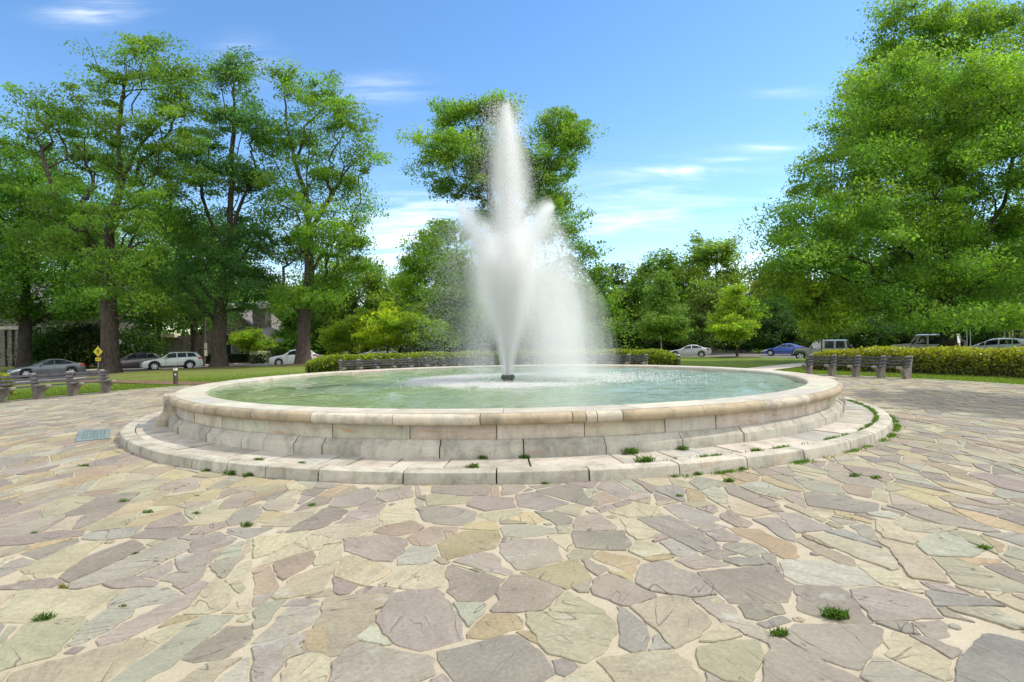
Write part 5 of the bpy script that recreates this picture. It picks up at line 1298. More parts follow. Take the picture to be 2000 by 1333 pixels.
def face_cam(p): return math.atan2(-p[0], p[1])   # rz so that local -y looks at the camera
p = P(192, 724, 49.5); p[2] = terrain(p[0], p[1]); s_ = 49.5 / F; sg = tag(empty('crossing_sign', p, face_cam(p) * .7), 'yellow diamond pedestrian crossing sign with arrow plate left of the leaning oak', 'sign')
Hs = lambda y: (724 - y) * s_
mb = MB(); mb.tube([(0, .03, -.1), (0, .03, Hs(666))], .03, 8); mb.build('post', M['steel'], sg)
zc, hd = Hs(678), 10 * s_ 
mb = MB(); mb.prism([(0, zc - hd), (hd * .80, zc), (0, zc + hd), (-hd * .80, zc)], -.014, .0); mb.build('sign_plate', M['signyellow'], sg)
mb = MB(); q = hd * .55
mb.lathe([(q * .15, -.018), (q * .15, -.0145)], (q * .05, 0, zc + q * .75), 12, axis='y')
for pts in ([(-.20, .5), (.25, .5), (.2, -.15), (-.12, -.15)], [(-.1, -.1), (.08, -.1), (-.28, -.95), (-.45, -.9)], [(.05, -.1), (.2, -.1), (.42, -.9), (.25, -.98)], [(-.2, .5), (-.1, .4), (-.42, -.05), (-.52, .03)], [(.2, .5), (.28, .42), (.5, 0), (.42, -.06)]):
    mb.prism([(a * q, zc + b * q) for a, b in pts], -.018, -.0145)
mb.build('walker_symbol', M['black'], sg)
za, hw, hh = Hs(693), 5.4 * s_ * .85, 3.3 * s_
mb = MB(); mb.prism([(-hw, za - hh), (hw, za - hh), (hw, za + hh), (-hw, za + hh)], -.012, 0); mb.build('arrow_plate', M['signyellow'], sg)
mb = MB(); mb.prism([(-.5 * hw, za + .25 * hh), (.45 * hw, za + .45 * hh), (.35 * hw, za + .75 * hh), (.75 * hw, za + .3 * hh), (.2 * hw, za - .1 * hh), (.3 * hw, za + .15 * hh), (-.4 * hw, za - .35 * hh), (-.6 * hw, za - .1 * hh)][::-1], -.016, -.0125); mb.build('arrow_symbol', M['black'], sg)
p = P(231, 724, 53.5); p[2] = terrain(p[0], p[1]); s_ = 53.5 / F; sg = tag(empty('road_sign', p, face_cam(p)), 'grey back of a diamond road sign half hidden by the leaning oak trunk', 'sign')
mb = MB(); mb.tube([(-.08, .03, -.1), (-.08, .03, Hs(650))], .03, 8); mb.build('post', M['steel'], sg)
mb = MB(); zc = Hs(664); hd = 11 * s_; mb.prism([(-.08, zc - hd), (hd * .85 - .08, zc), (-.08, zc + hd), (-hd * .85 - .08, zc)], -.02, 0); mb.build('sign_plate', M['signback'], sg)
mb = MB(); mb.prism([(-.2, Hs(689)), (.10, Hs(689)), (.10, Hs(679)), (-.2, Hs(679))], -.02, 0); mb.build('lower_plate', M['signback'], sg)
p = P(398, 716, 66); p[2] = terrain(p[0], p[1]) - .05; s_ = 66 / F; up = tag(empty('utility_pole', p, face_cam(p)), 'dark leaning wooden utility pole carrying two small pale notice plates behind the wagon', 'pole')
mb = MB(); mb.tube([(0, 0, -.2), (.15, 0, 4.5), (.32, 0, 9.5)], [.17, .15, .12], 10); mb.build('shaft', M['wood'], up, True)
for y0, y1, m in ((681, 670, 'signback'), (695, 683, 'cream')):
    mb = MB(); mb.box((.22, -.20, (p[2] * 0 + (716 - .5 * (y0 + y1)) * s_)), (.30, .02, (y0 - y1) * s_), bev=.005); mb.build('notice_plate', M[m], up)
for px, top, d, lab in ((703, 672, 64, 'thin grey sign post standing above the hedge left of the yellow maple'), (1292, 664, 58, 'short grey post with pale top beside the conical tree'), (1889, 650, 50, 'left of two thin grey posts right of the giant trunk'), (1896, 648, 50, 'right of two thin grey posts right of the giant trunk')):
    b = HY - (px - CX) * sr + 2.35 / d * F; p = P(px, b, d); p[2] = terrain(p[0], p[1]) - .05; po = tag(empty('sign_post', p, face_cam(p)), lab, 'post'); hh = (b - top) * d / F
    mb = MB(); mb.tube([(0, 0, 0), (0, 0, hh)], .035, 8); mb.build('shaft', M['steel'], po)
    mb = MB(); mb.lathe([(.04, hh), (.04, hh + .03), (0, hh + .035)], n=8); mb.build('cap', M['white' if px == 1292 else 'steel'], po)

# ------------------------------------------------------------------ cars
def wheel(root, x, y, r, w, spokes=6):
    wr = empty('wheel', (x, y, r)); wr.parent = root; s = 1 if y > 0 else -1
    mb = MB(); mb.lathe([(r * .66, -w / 2), (r * .93, -w / 2), (r, -w * .36), (r, w * .36), (r * .93, w / 2), (r * .66, w / 2)], n=28, axis='y', cap=False); mb.lathe([(0, s * w * .1), (r * .66, s * w * .1)], n=20, axis='y', cap=False); mb.build('tyre', M['tyre'], wr, True)
    mb = MB(); f = s * w * .42
    mb.lathe([(r * .60, f), (r * .67, f + s * .006), (r * .67, f - s * .05)], n=28, axis='y', cap=False); mb.lathe([(0, f + s * .004), (r * .14, f + s * .004), (r * .16, f - s * .04)], n=12, axis='y')
    for k in range(spokes):
        a = 2 * PI * k / spokes; u = Vector((math.cos(a), 0, math.sin(a))); v = Vector((-math.sin(a), 0, math.cos(a))); V = []
        for rad, hw in ((r * .10, r * .10), (r * .63, r * .155)):
            for sg_, yy in ((-1, f), (1, f), (1, f - s * .03), (-1, f - s * .03)): q = u * rad + v * hw * sg_; V.append((q.x, yy, q.z))
        mb.add(V, [(0, 1, 5, 4), (1, 2, 6, 5), (2, 3, 7, 6), (3, 0, 4, 7)])
    mb.build('rim', M['alloy'], wr); return wr

PROF = {
 'sedan': dict(L=4.72, W=1.82, r=.335, wx=(.88, 3.72), top=[(0, .46), (.03, .60), (.20, .70), (.7, .83), (1.30, .94), (1.45, .97), (2.15, 1.36), (2.55, 1.435), (3.0, 1.43), (3.4, 1.36), (4.02, 1.10), (4.25, 1.065), (4.6, 1.01), (4.69, .90), (4.72, .55)], belt=(.90, 1.0), ws=(1.52, 2.18), rw=(3.36, 3.98), side=[(1.86, 2.62), (2.70, 3.42), (3.46, 3.72)], pill=2.66),
 'suv': dict(L=4.75, W=1.88, r=.365, wx=(.92, 3.75), top=[(0, .52), (.04, .78), (.22, .93), (.8, 1.04), (1.25, 1.10), (1.38, 1.13), (2.05, 1.58), (2.5, 1.675), (3.4, 1.68), (4.1, 1.60), (4.30, 1.55), (4.62, 1.14), (4.72, 1.05), (4.75, .55)], belt=(1.02, 1.16), ws=(1.45, 2.08), rw=(4.33, 4.60), side=[(1.86, 2.62), (2.70, 3.44), (3.52, 4.12)], pill=2.66),
 'wagon': dict(L=4.82, W=1.84, r=.36, wx=(.93, 3.70), top=[(0, .50), (.04, .72), (.22, .86), (.8, .97), (1.28, 1.04), (1.40, 1.07), (2.10, 1.52), (2.5, 1.60), (3.6, 1.60), (4.25, 1.53), (4.38, 1.48), (4.72, 1.08), (4.79, .95), (4.82, .55)], belt=(.97, 1.07), ws=(1.48, 2.14), rw=(4.41, 4.70), side=[(1.90, 2.66), (2.74, 3.46), (3.54, 4.20)], pill=2.70),
 'hatch': dict(L=4.06, W=1.70, r=.31, wx=(.80, 3.32), top=[(0, .48), (.03, .64), (.18, .78), (.55, .90), (.95, 1.02), (1.05, 1.06), (1.85, 1.46), (2.3, 1.53), (3.1, 1.52), (3.6, 1.43), (3.70, 1.38), (3.96, 1.06), (4.03, .95), (4.06, .5)], belt=(.96, 1.10), ws=(1.12, 1.88), rw=(3.72, 3.94), side=[(1.34, 1.62), (1.68, 2.36), (2.44, 3.10), (3.16, 3.46)], pill=2.40),
 'fastback': dict(L=4.52, W=1.80, r=.33, wx=(.86, 3.56), top=[(0, .46), (.03, .58), (.20, .70), (.7, .82), (1.22, .92), (1.35, .95), (2.10, 1.33), (2.5, 1.405), (2.95, 1.39), (3.5, 1.26), (4.1, 1.06), (4.3, 1.03), (4.46, .97), (4.52, .5)], belt=(.90, 1.0), ws=(1.42, 2.12), rw=(3.3, 4.0), side=[(1.80, 2.52), (2.60, 3.28)], pill=2.56),
}
def car(name, kind, label, paint, px, d, th=None, rz=None, clad=False, cat='car', lens='L', z=None):
    q = PROF[kind]; L, W, r = q['L'], q['W'], q['r']; w0, w1 = q['wx']
    base = P(px, HY, d); x0, y0 = base[0], base[1]; z0 = terrain(x0, y0) + .05 if z is None else z
    if rz is None:
        t = math.atan2(x0 - FX, y0 - FY) if th is None else th
        hx, hy = -math.cos(t), math.sin(t); rz = math.atan2(hy, hx)
    root = tag(empty(name, (x0, y0, z0), rz), label, cat, 'cars on the roads round the circle')
    tx = [p[0] for p in q['top']]; tz = [p[1] for p in q['top']]; ra = r + .065
    def top(x): return float(np.interp(x, tx, tz))
    def belt(x): return min(float(np.interp(x, [1.0, L - .6], q['belt'])), top(x) - .035)
    def wid(x):
        w = W / 2
        if x < .7: w *= 1 - .20 * (1 - x / .7) ** 2.2
        if x > L - .6: w *= 1 - .15 * ((x - L + .6) / .6) ** 2.2
        return w
    def zb(x):
        z = .20 + .10 * max(0, 1 - x / .35) + .14 * max(0, (x - L + .4) / .4)
        for wx in (w0, w1):
            if abs(x - wx) < ra: z = max(z, r + math.sqrt(ra * ra - (x - wx) ** 2))
        return z
    def sec(x):
        zt, bl, w, b = top(x), belt(x), wid(x), zb(x); g = min(1, max(0, (zt - bl) / .42)); wr = w * (.93 - .22 * g); z2 = max(bl - .10, b + .03)
        return [(w * .965, b), (w * .995, b + (z2 - b) * .45), (w, z2), (w * .972, max(bl, z2 + .01)), (wr, zt - .055 * g - .012), (wr * .62, zt - .010), (0, zt)]
    def surf(x, s, side, off=0.0):
        S_ = sec(x); i = min(5, int(s)); f = s - i; a, b = S_[i], S_[i + 1]; y = a[0] + (b[0] - a[0]) * f; z = a[1] + (b[1] - a[1]) * f
        if off:
            dy, dz = b[0] - a[0], b[1] - a[1]; n = math.hypot(dy, dz) + 1e-9; y += dz / n * off; z += -dy / n * off
        return (L / 2 - x, y * side, z)
    xs = sorted(set(list(np.linspace(0, L, 56)) + [w0 - ra + ra * 2 * k / 16 for k in range(17)] + [w1 - ra + ra * 2 * k / 16 for k in range(17)] + tx)); V = []; Fq = []; K = 13
    for x in xs:
        S_ = sec(x)
        V += [(L / 2 - x, y, z) for y, z in S_] + [(L / 2 - x, -y, z) for y, z in S_[:-1][::-1]]
    for i in range(len(xs) - 1):
        for k in range(K - 1): Fq.append((i * K + k, i * K + k + 1, (i + 1) * K + k + 1, (i + 1) * K + k))
    Fq.append(tuple(range(K))[::-1]); Fq.append(tuple(range((len(xs) - 1) * K, len(xs) * K)))
    mb = MB(); mb.add(V, Fq); o = mb.build('body', paint, root, True); smooth_angle(o.data, 50)
    def patch(mb, xa, xb, sa, sb, side, off=.006, n=8, ns=2, xf=None):
        V = []
        for i in range(n + 1):
            for k in range(ns + 1):
                s = sa + (sb - sa) * k / ns; x = xa + (xb - xa) * i / n
                if xf: x = xf(i / n, k / ns)
                V.append(surf(x, s, side, off))
        mb.add(V, [(i * (ns + 1) + k, i * (ns + 1) + k + 1, (i + 1) * (ns + 1) + k + 1, (i + 1) * (ns + 1) + k) for i in range(n) for k in range(ns)])
    for side in (1, -1):
        for j, (xa, xb) in enumerate(q['side']):
            mb = MB(); lastj = j == len(q['side']) - 1
            def xf(t, k, xa=xa, xb=xb, j=j, lastj=lastj):
                a = xa + (.36 * k - .26 if j == 0 else 0); b = xb - (.24 * k - .12 if lastj else 0); return a + (b - a) * t
            patch(mb, xa, xb, 3.10, 3.90, side, .008, 8, 3, xf); mb.build('side_window', M['glass'], root)
    for (xa, xb), nm in ((q['ws'], 'windscreen'), (q['rw'], 'rear_window')):
        mb = MB()
        for side in (1, -1): patch(mb, xa, xb, 4.2, 6.0, side, .010, 6, 4)
        mb.build(nm, M['glass'], root)
    for side in (1, -1):
        mb = MB(); patch(mb, .05, .55, 1.95, 2.75, side, .010, 6, 2); mb.build('headlight', M['lamp'], root)
        mb = MB(); patch(mb, L - .42, L - .03, 1.8, 2.85, side, .012, 5, 2); mb.build('tail_light', M['red'], root)
        mb = MB(); xm = q['side'][0][0] - .06; yy = wid(xm) + .10; mb.box((L / 2 - xm, side * yy, belt(xm) + .06), (.12, .20, .13), bev=.03); mb.build('mirror', paint, root)
        mb = MB()
        for xs_ in ([q['side'][0][0] - .12, q['pill']] + ([q['side'][-1][0] + .1] if len(q['side']) > 2 else [q['side'][-1][1] + .02])):
            if min(abs(xs_ - w0), abs(xs_ - w1)) > ra + .03: patch(mb, xs_, xs_ + .014, .15, 2.95, side, .003, 1, 6)
        mb.build('door_seam', M['black'], root)
        mb = MB()
        for xh in (q['pill'] - .22, q['pill'] + .66): patch(mb, xh, xh + .17, 2.15, 2.42, side, .018, 2, 1)
        mb.build('door_handle', paint, root)
        if clad:
            mb = MB(); patch(mb, w0 + ra + .01, w1 - ra - .01, 0, .55, side, .012, 10, 1)
            for wx in (w0, w1):
                for k in range(14):
                    a0, a1 = PI * k / 14, PI * (k + 1) / 14; V = []
                    for a in (a0, a1):
                        for rr in (ra - .005, ra + .07): V.append((L / 2 - (wx + rr * math.cos(a)), side * (wid(wx + rr * math.cos(a)) + .008), r + rr * math.sin(a)))
                    mb.add(V, [(0, 1, 3, 2)])
            mb.build('cladding', M['black'], root)
    mb = MB(); mb.box((0, 0, .42), (L - .5, W * .74, .40)); 
    mb.box((L / 2 - .02, 0, .50), (.05, W * .55, .16), bev=.01); mb.box((-L / 2 + .06, 0, .36), (.12, W * .7, .16), bev=.02); mb.build('underbody', M['black'], root)
    mb = MB(); mb.box((-L / 2 - .004, 0, .72 if kind != 'suv' else .8), (.02, .40, .13)); mb.box((L / 2 + .012, 0, .42), (.02, .40, .11)); mb.build('number_plate', M['white'], root)
    if kind in ('wagon', 'suv'):
        mb = MB()
        for s in (1, -1): mb.tube([(L / 2 - 2.35, s * W * .33, top(2.35) - .01), (L / 2 - 2.5, s * W * .335, top(2.5) + .05), (L / 2 - 4.0, s * W * .335, top(4.0) + .05), (L / 2 - 4.15, s * W * .33, top(4.15) - .01)], .018, 6)
        mb.build('roof_rail', M['black'], root)
    for wx in (w0, w1):
        for s in (1, -1): wheel(root, L / 2 - wx, s * (W / 2 - .115), r, .215)
    return root
PT = {'grey': mat_paint('grey_metallic_paint', (.10, .12, .135), .3, metal=.4), 'brown': mat_paint('brown_metallic_paint', (.10, .085, .075), .3, metal=.4), 'whitegreen': mat_paint('pale_green_white_paint', (.50, .54, .48)), 'white': mat_paint('white_car_paint', (.66, .67, .68)), 'silver': mat_paint('silver_paint', (.50, .51, .52), .28, metal=.35), 'blue': mat_paint('bright_blue_paint', (.018, .075, .38), .25, metal=.2), 'jeep': mat_paint('khaki_grey_paint', (.27, .28, .25), .4), 'jeep2': mat_paint('pale_grey_paint', (.42, .42, .38), .4), 'paleblue': mat_paint('pale_blue_white_paint', (.58, .63, .70))}
car('parked_car', 'sedan', 'dark grey sedan with five-spoke wheels behind the left bench', PT['grey'], 92, 47.0)
car('parked_car', 'suv', 'dark brown crossover partly hidden behind the leaning oak trunk', PT['brown'], 258, 57.5, clad=True)
car('parked_car', 'wagon', 'pale greenish white wagon with roof rails between the first two oaks', PT['whitegreen'], 335, 54.0, clad=True)
car('parked_car', 'suv', 'white crossover partly hidden by the forked oak trunk', PT['white'], 571, 63.5)
car('parked_car', 'sedan', 'white sedan nose showing right of the forked oak trunk', PT['white'], 606, 71, rz=.25)
car('parked_car', 'sedan', 'silver sedan on the road right of the centre hedge', PT['silver'], 1346, 68)
car('parked_car', 'fastback', 'bright blue car ahead of the nearer grey jeep', PT['blue'], 1532, 68)
car('parked_car', 'hatch', 'pale blue-white hatchback above the right hedge at the right edge', PT['paleblue'], 1943, 41.5)
car('parked_car', 'suv', 'white car roof showing above the hedge below the yellow maple', PT['white'], 738, 74, th=0)
car('parked_car', 'sedan', 'grey car roof showing above the hedge just left of the plume', PT['grey'], 858, 69, th=0)
car('parked_car', 'sedan', 'white car parked behind the white fence', PT['white'], 1411, 84, th=0)

# ------------------------------------------------------------------ boxy four-wheel drives
def mat_clear():
    m, t, b = newmat('clear_car_glass'); tr = t.node('ShaderNodeBsdfTransparent', Color=(.72, .80, .76)); g = t.node('ShaderNodeBsdfGlossy', Color=(1, 1, 1), Roughness=.03); mx = t.node('ShaderNodeMixShader', i0=.14, i1=tr.outputs[0], i2=g.outputs[0])
    t.l.new(mx.outputs[0], t.n['Material Output'].inputs[0]); t.n.remove(b); return m
M['clear'] = mat_clear()
def jeep(label, paint, px, d, open_window, th=None):
    base = P(px, HY, d); x0, y0 = base[0], base[1]; t = math.atan2(x0 - FX, y0 - FY) if th is None else th
    root = tag(empty('parked_jeep', (x0, y0, terrain(x0, y0) + .05), math.atan2(math.sin(t), -math.cos(t))), label, 'jeep', 'cars on the roads round the circle')
    L = 4.45; r = .405; w0, w1 = .72, 3.72; ra = r + .10
    X = lambda x: L / 2 - x
    def arch(wx, z0):
        a0 = math.asin((z0 - r) / ra) if z0 > r else 0
        return [(X(wx - ra * math.cos(a)), r + ra * math.sin(a)) for a in np.linspace(a0, PI - a0, 13)]
    tub = [(X(1.12), .50)] + [(X(1.12), 1.12), (X(4.36), 1.12), (X(4.40), .62), (X(w1 + ra * .95), .52)] + arch(w1, .52)[::-1] + [(X(w1 - ra * .95), .50)]
    mb = MB(); mb.prism(tub, -.77, .77); 
    hood = [(X(.18), .62), (X(.16), 1.02), (X(.22), 1.09), (X(.9), 1.14), (X(1.40), 1.16), (X(1.40), .60)]
    mb.prism(hood, -.62, .62); mb.build('body', paint, root)
    # cabin: pillars, beltline, roof
    B = 1.12; T = 1.80
    for s in (1, -1):
        y0_, y1_ = s * .765, s * .66
        def bar(xa, za, xb, zb_, w):
            f = lambda z: y0_ + (y1_ - y0_) * (z - B) / (T - B)
            V = []
            for xx, zz in ((xa, za), (xb, zb_)):
                for dx, dy in ((-w / 2, 0), (w / 2, 0), (w / 2, -s * .05), (-w / 2, -s * .05)): V.append((X(xx + dx), f(zz) + dy, zz))
            mb.add(V, [(0, 1, 5, 4), (1, 2, 6, 5), (2, 3, 7, 6), (3, 0, 4, 7), (0, 3, 2, 1), (4, 5, 6, 7)])
        for (xa, za, xb, zb_, w) in ((1.42, B - .02, 1.84, T, .09), (2.56, B - .02, 2.56, T, .13), (3.42, B - .02, 3.42, T, .15), (4.30, B - .02, 4.20, T, .16)):
            mb = MB(); bar(xa, za, xb, zb_, w); mb.build('window_pillar', paint, root)
    mb = MB(); V = []
    prof = [(-.69, 1.74), (-.66, 1.81), (-.4, 1.855), (0, 1.865), (.4, 1.855), (.66, 1.81), (.69, 1.74)]
    for xx in (1.76, 1.95, 3.2, 4.28):
        for y, z in prof: V.append((X(xx), y, z - (.03 if xx < 1.9 else 0)))
    mb.add(V, [(i * 7 + k, i * 7 + k + 1, (i + 1) * 7 + k + 1, (i + 1) * 7 + k) for i in range(3) for k in range(6)] + [(0, 1, 2, 3, 4, 5, 6), (21, 22, 23, 24, 25, 26, 27)]); mb.add([(X(1.80), -.66, 1.738), (X(1.80), .66, 1.738), (X(4.26), .66, 1.738), (X(4.26), -.66, 1.738)], [(0, 1, 2, 3)])
    mb.build('roof', paint, root)
    f = lambda z, s: s * (.755 - .105 * (z - B) / (T - B))
    for s in (1, -1):
        for j, (xa0, xb0, xa1, xb1) in enumerate(((1.50, 2.50, 1.86, 2.50), (2.62, 3.35, 2.62, 3.35), (3.50, 4.22, 3.50, 4.14))):
            if j == 0 and open_window: continue
            mb = MB(); mb.add([(X(xa0), f(B, s), B), (X(xb0), f(B, s), B), (X(xb1), f(1.74, s), 1.74), (X(xa1), f(1.74, s), 1.74)], [(0, 1, 2, 3)]); mb.build('side_window', M['clear' if j == 0 else 'glass'], root)
        mb = MB(); mb.box((X(1.62), s * .90, 1.20), (.10, .18, .20), bev=.03); mb.build('mirror', M['black'], root)
        for wx in (w0, w1):
            mb = MB(); out = [(X(wx - ra * 1.25), .62), (X(wx - ra * 1.02), .93), (X(wx - ra * .62), .99), (X(wx + ra * .62), .99), (X(wx + ra * 1.05), .86), (X(wx + ra * 1.35), .52), (X(wx + ra * 1.22), .50), (X(wx + ra * .93), .80), (X(wx + ra * .55), .935), (X(wx - ra * .58), .935), (X(wx - ra * .92), .87), (X(wx - ra * 1.14), .60)]
            mb.prism(out, s * .62, s * .935); mb.build('fender_flare', paint, root)
            wheel(root, X(wx), s * .80, r, .25, 5)
        mb = MB(); mb.lathe([(0, .03), (.09, .02), (.10, 0)], (0, 0, 0), 16, axis='x'); o = mb.build('headlight', M['lamp'], root); o.location = (X(.16), s * .47, .86)
        mb = MB(); mb.box((X(.26), s * .84, .88), (.10, .10, .06), bev=.01); mb.build('turn_signal', simple('amber_lamp', (.6, .18, .02), .3), root)
        mb = MB(); mb.box((X(4.41), s * .70, .90), (.06, .14, .22), bev=.01); mb.build('tail_light', M['red'], root)
        mb = MB()
        for xs_ in (1.50, 2.56, 3.38): mb.box((X(xs_), s * .772, .82), (.014, .006, .56))
        for xh in (2.36, 3.22): mb.box((X(xh), s * .785, 1.02), (.16, .03, .035))
        mb.build('door_seam', M['black'], root)
    mb = MB(); mb.add([(X(1.46), -.70, 1.17), (X(1.46), .70, 1.17), (X(1.82), .64, 1.75), (X(1.82), -.64, 1.75)], [(0, 1, 2, 3)]); mb.build('windscreen', M['clear'], root)
    mb = MB(); mb.add([(X(4.34), -.64, 1.16), (X(4.34), .64, 1.16), (X(4.26), .58, 1.72), (X(4.26), -.58, 1.72)], [(0, 1, 2, 3)]); mb.build('rear_window', M['glass'], root)
    mb = MB()
    for k in range(7): mb.box((X(.155), (k - 3) * .105, .86), (.02, .045, .24), bev=.008)
    mb.build('grille', M['black'], root)
    mb = MB(); mb.box((X(.02), 0, .58), (.20, 1.6, .17), bev=.03); mb.box((X(4.48), 0, .56), (.16, 1.5, .16), bev=.03); mb.build('bumper', M['black'], root)
    mb = MB(); mb.box((0, 0, .50), (L - .7, 1.2, .2)); mb.box((X(2.2), .36, 1.0), (.5, .46, .5), bev=.08); mb.box((X(2.45), .36, 1.30), (.14, .44, .62), bev=.06); mb.box((X(2.2), -.36, 1.0), (.5, .46, .5), bev=.08); mb.box((X(2.45), -.36, 1.30), (.14, .44, .62), bev=.06); mb.build('interior', M['dark'], root)
    sp = empty('spare_wheel', (X(4.56), 0, 1.02)); sp.parent = root
    mb = MB(); mb.lathe([(.26, -.11), (.37, -.11), (.395, -.07), (.395, .07), (.37, .11), (0, .11)], n=24, axis='x'); mb.build('tyre', M['tyre'], sp, True)
    mb = MB(); mb.lathe([(.16, 0), (.16, .01), (0, .01)], (-.112, 0, 0), 16, axis='x'); mb.build('hub_cover', M['black'], sp)
    return root
jeep('grey boxy jeep behind the left end of the right hedge', PT['jeep'], 1603, 53.0, False)
j2 = jeep('pale boxy jeep with open driver window in front of the giant trunk', PT['jeep2'], 1806, 45.0, True)
# the driver
def person(label, root_loc, rz):
    sk = bpy.data.meshes.new('person'); V = [(0, 0, .0), (0.02, 0, .22), (.03, 0, .42), (.03, 0, .50), (.05, 0, .58), (.06, 0, .70), (.03, .17, .44), (.10, .25, .22), (.36, .20, .24), (.43, .16, .26), (.03, -.17, .44), (.12, -.23, .20), (.36, -.14, .26), (.43, -.12, .28), (.35, .10, -.02), (.35, -.10, -.02)]
    E = [(0, 1), (1, 2), (2, 3), (3, 4), (4, 5), (2, 6), (6, 7), (7, 8), (8, 9), (2, 10), (10, 11), (11, 12), (12, 13), (0, 14), (0, 15)]
    Rr = [.15, .14, .15, .06, .095, .085, .07, .05, .04, .035, .07, .05, .04, .035, .08, .08]
    sk.from_pydata(V, E, []); o = bpy.data.objects.new('person', sk); COL.objects.link(o); md = o.modifiers.new('skin', 'SKIN'); sk.skin_vertices.new() if not sk.skin_vertices else None
    for i, q in enumerate(Rr): sk.skin_vertices[0].data[i].radius = (q, q)
    sk.skin_vertices[0].data[0].use_root = True; o.modifiers.new('sub', 'SUBSURF').levels = 1; o.modifiers['sub'].render_levels = 2
    sk.materials.append(M['skin']); o.location = root_loc; o.rotation_euler = (0, 0, rz); tag(o, label, 'person')
    mb = MB(); mb.lathe([(.0, .83), (.07, .815), (.115, .76), (.12, .68), (.115, .60), (.09, .56)], (.035, 0, 0), 16, cap=False); mb.build('hair', M['hair'], o, True)
    mb = MB(); mb.lathe([(.17, -.05), (.175, .2), (.20, .40), (.16, .47), (.08, .505)], (.02, 0, 0), 18, cap=False); mb.build('shirt', M['cloth'], o, True)
    mb = MB(); mb.lathe([(0, .035), (.02, .02), (.022, 0)], (.145, 0, .64), 8, axis='z'); mb.build('nose', M['skin'], o)
rz = j2.rotation_euler.z; v = Matrix.Rotation(rz, 3, 'Z') @ Vector((4.45 / 2 - 2.22, .36, 1.0)); person('auburn-haired driver in a white shirt at the wheel of the pale jeep', tuple(np.array(j2.location) + np.array(v)), rz)

# ------------------------------------------------------------------ buildings and fence
def px_box(mb, x0, x1, yt, d, depth, zb=-1.0, m=0):
    a, b = P(x0, yt, d), P(x1, yt, d); zt = .5 * (a[2] + b[2]); mb.box(((a[0] + b[0]) / 2, d + depth / 2, (zt + zb) / 2), (b[0] - a[0], depth, zt - zb), m=m); return zt
ch = tag(empty('stone_church', (0, 0, 0)), 'rough stone church with square chimney tower and flared porch roof behind the oaks', 'church')
D = 82.0
mb = MB(); a, b = P(396, 660, D), P(494, 660, D); pk = P(446, 596, D); ev = P(396, 650, D)
mb.prism([(a[0], -1), (b[0], -1), (b[0], P(494, 640, D)[2]), (pk[0], pk[2]), (a[0], ev[2])], D, D + 12)
px_box(mb, 318, 398, 656, D + 1, 10); mb.build('wall', M['rubble'], ch)
mb = MB(); e0 = P(500, 645, D); o_ = .35
for (A, B_) in (((a[0] - .6, ev[2] - .3), (pk[0], pk[2])), ((pk[0], pk[2]), (e0[0], e0[2]))):
    mb.add([(A[0], D - .4, A[1]), (B_[0], D - .4, B_[1]), (B_[0], D + 12.4, B_[1]), (A[0], D + 12.4, A[1]), (A[0], D - .4, A[1] + .3), (B_[0], D - .4, B_[1] + .3), (B_[0], D + 12.4, B_[1] + .3), (A[0], D + 12.4, A[1] + .3)], [(0, 1, 2, 3), (4, 5, 6, 7), (0, 1, 5, 4), (1, 2, 6, 5), (2, 3, 7, 6), (3, 0, 4, 7)])
mb.build('roof', M['slate_red'], ch)
mb = MB(); px_box(mb, 493, 518, 603, D - 1.5, 2.0); mb.build('chimney', M['rubble'], ch)
mb = MB(); c0, c1 = P(492, 603, D - 1.7), P(519, 603, D - 1.7); ct = P(505, 590, D)[2]; cz = c0[2] - .05
mb.add([(c0[0], D - 1.75, cz), (c1[0], D - 1.75, cz), (c1[0], D + .8, cz), (c0[0], D + .8, cz), (c0[0] + .15, D - .6, ct), (c1[0] - .15, D - .6, ct)], [(0, 1, 5, 4), (1, 2, 5), (2, 3, 4, 5), (3, 0, 4), (0, 3, 2, 1)]); mb.build('chimney_cap', M['slate'], ch)
mb = MB(); px_box(mb, 519, 541, 669, D - 3.5, 5.5); mb.build('porch_wall', M['rubble'], ch)
mb = MB(); ap0, ap1 = P(512, 640, D - 2), P(528, 640, D - 2); q0, q1 = P(505, 669, D - 4.2), P(560, 669, D - 4.2); zq = q0[2]; m0, m1 = P(509, 658, D - 3.5), P(545, 658, D - 3.5)
V = [(q0[0], D - 4.6, zq), (q1[0], D - 4.6, zq), (q1[0], D + 2, zq), (q0[0], D + 2, zq), (m0[0], D - 3.4, m0[2]), (m1[0] - .3, D - 3.4, m0[2]), (m1[0] - .3, D + 1, m0[2]), (m0[0], D + 1, m0[2]), (ap0[0], D - 1.5, ap0[2]), (ap1[0], D - 1.5, ap0[2])]
mb.add(V, [(0, 1, 5, 4), (1, 2, 6, 5), (2, 3, 7, 6), (3, 0, 4, 7), (4, 5, 9, 8), (5, 6, 9), (6, 7, 8, 9), (7, 4, 8), (0, 3, 2, 1)]); mb.build('porch_roof', M['slate'], ch)
for x_ in (546, 553):
    mb = MB(); p0 = P(x_, 669, D - 4); mb.box((p0[0], D - 4, (p0[2] - 1) / 2), (.28, .28, p0[2] + 1), bev=.02); mb.build('porch_post', M['wood'], ch)
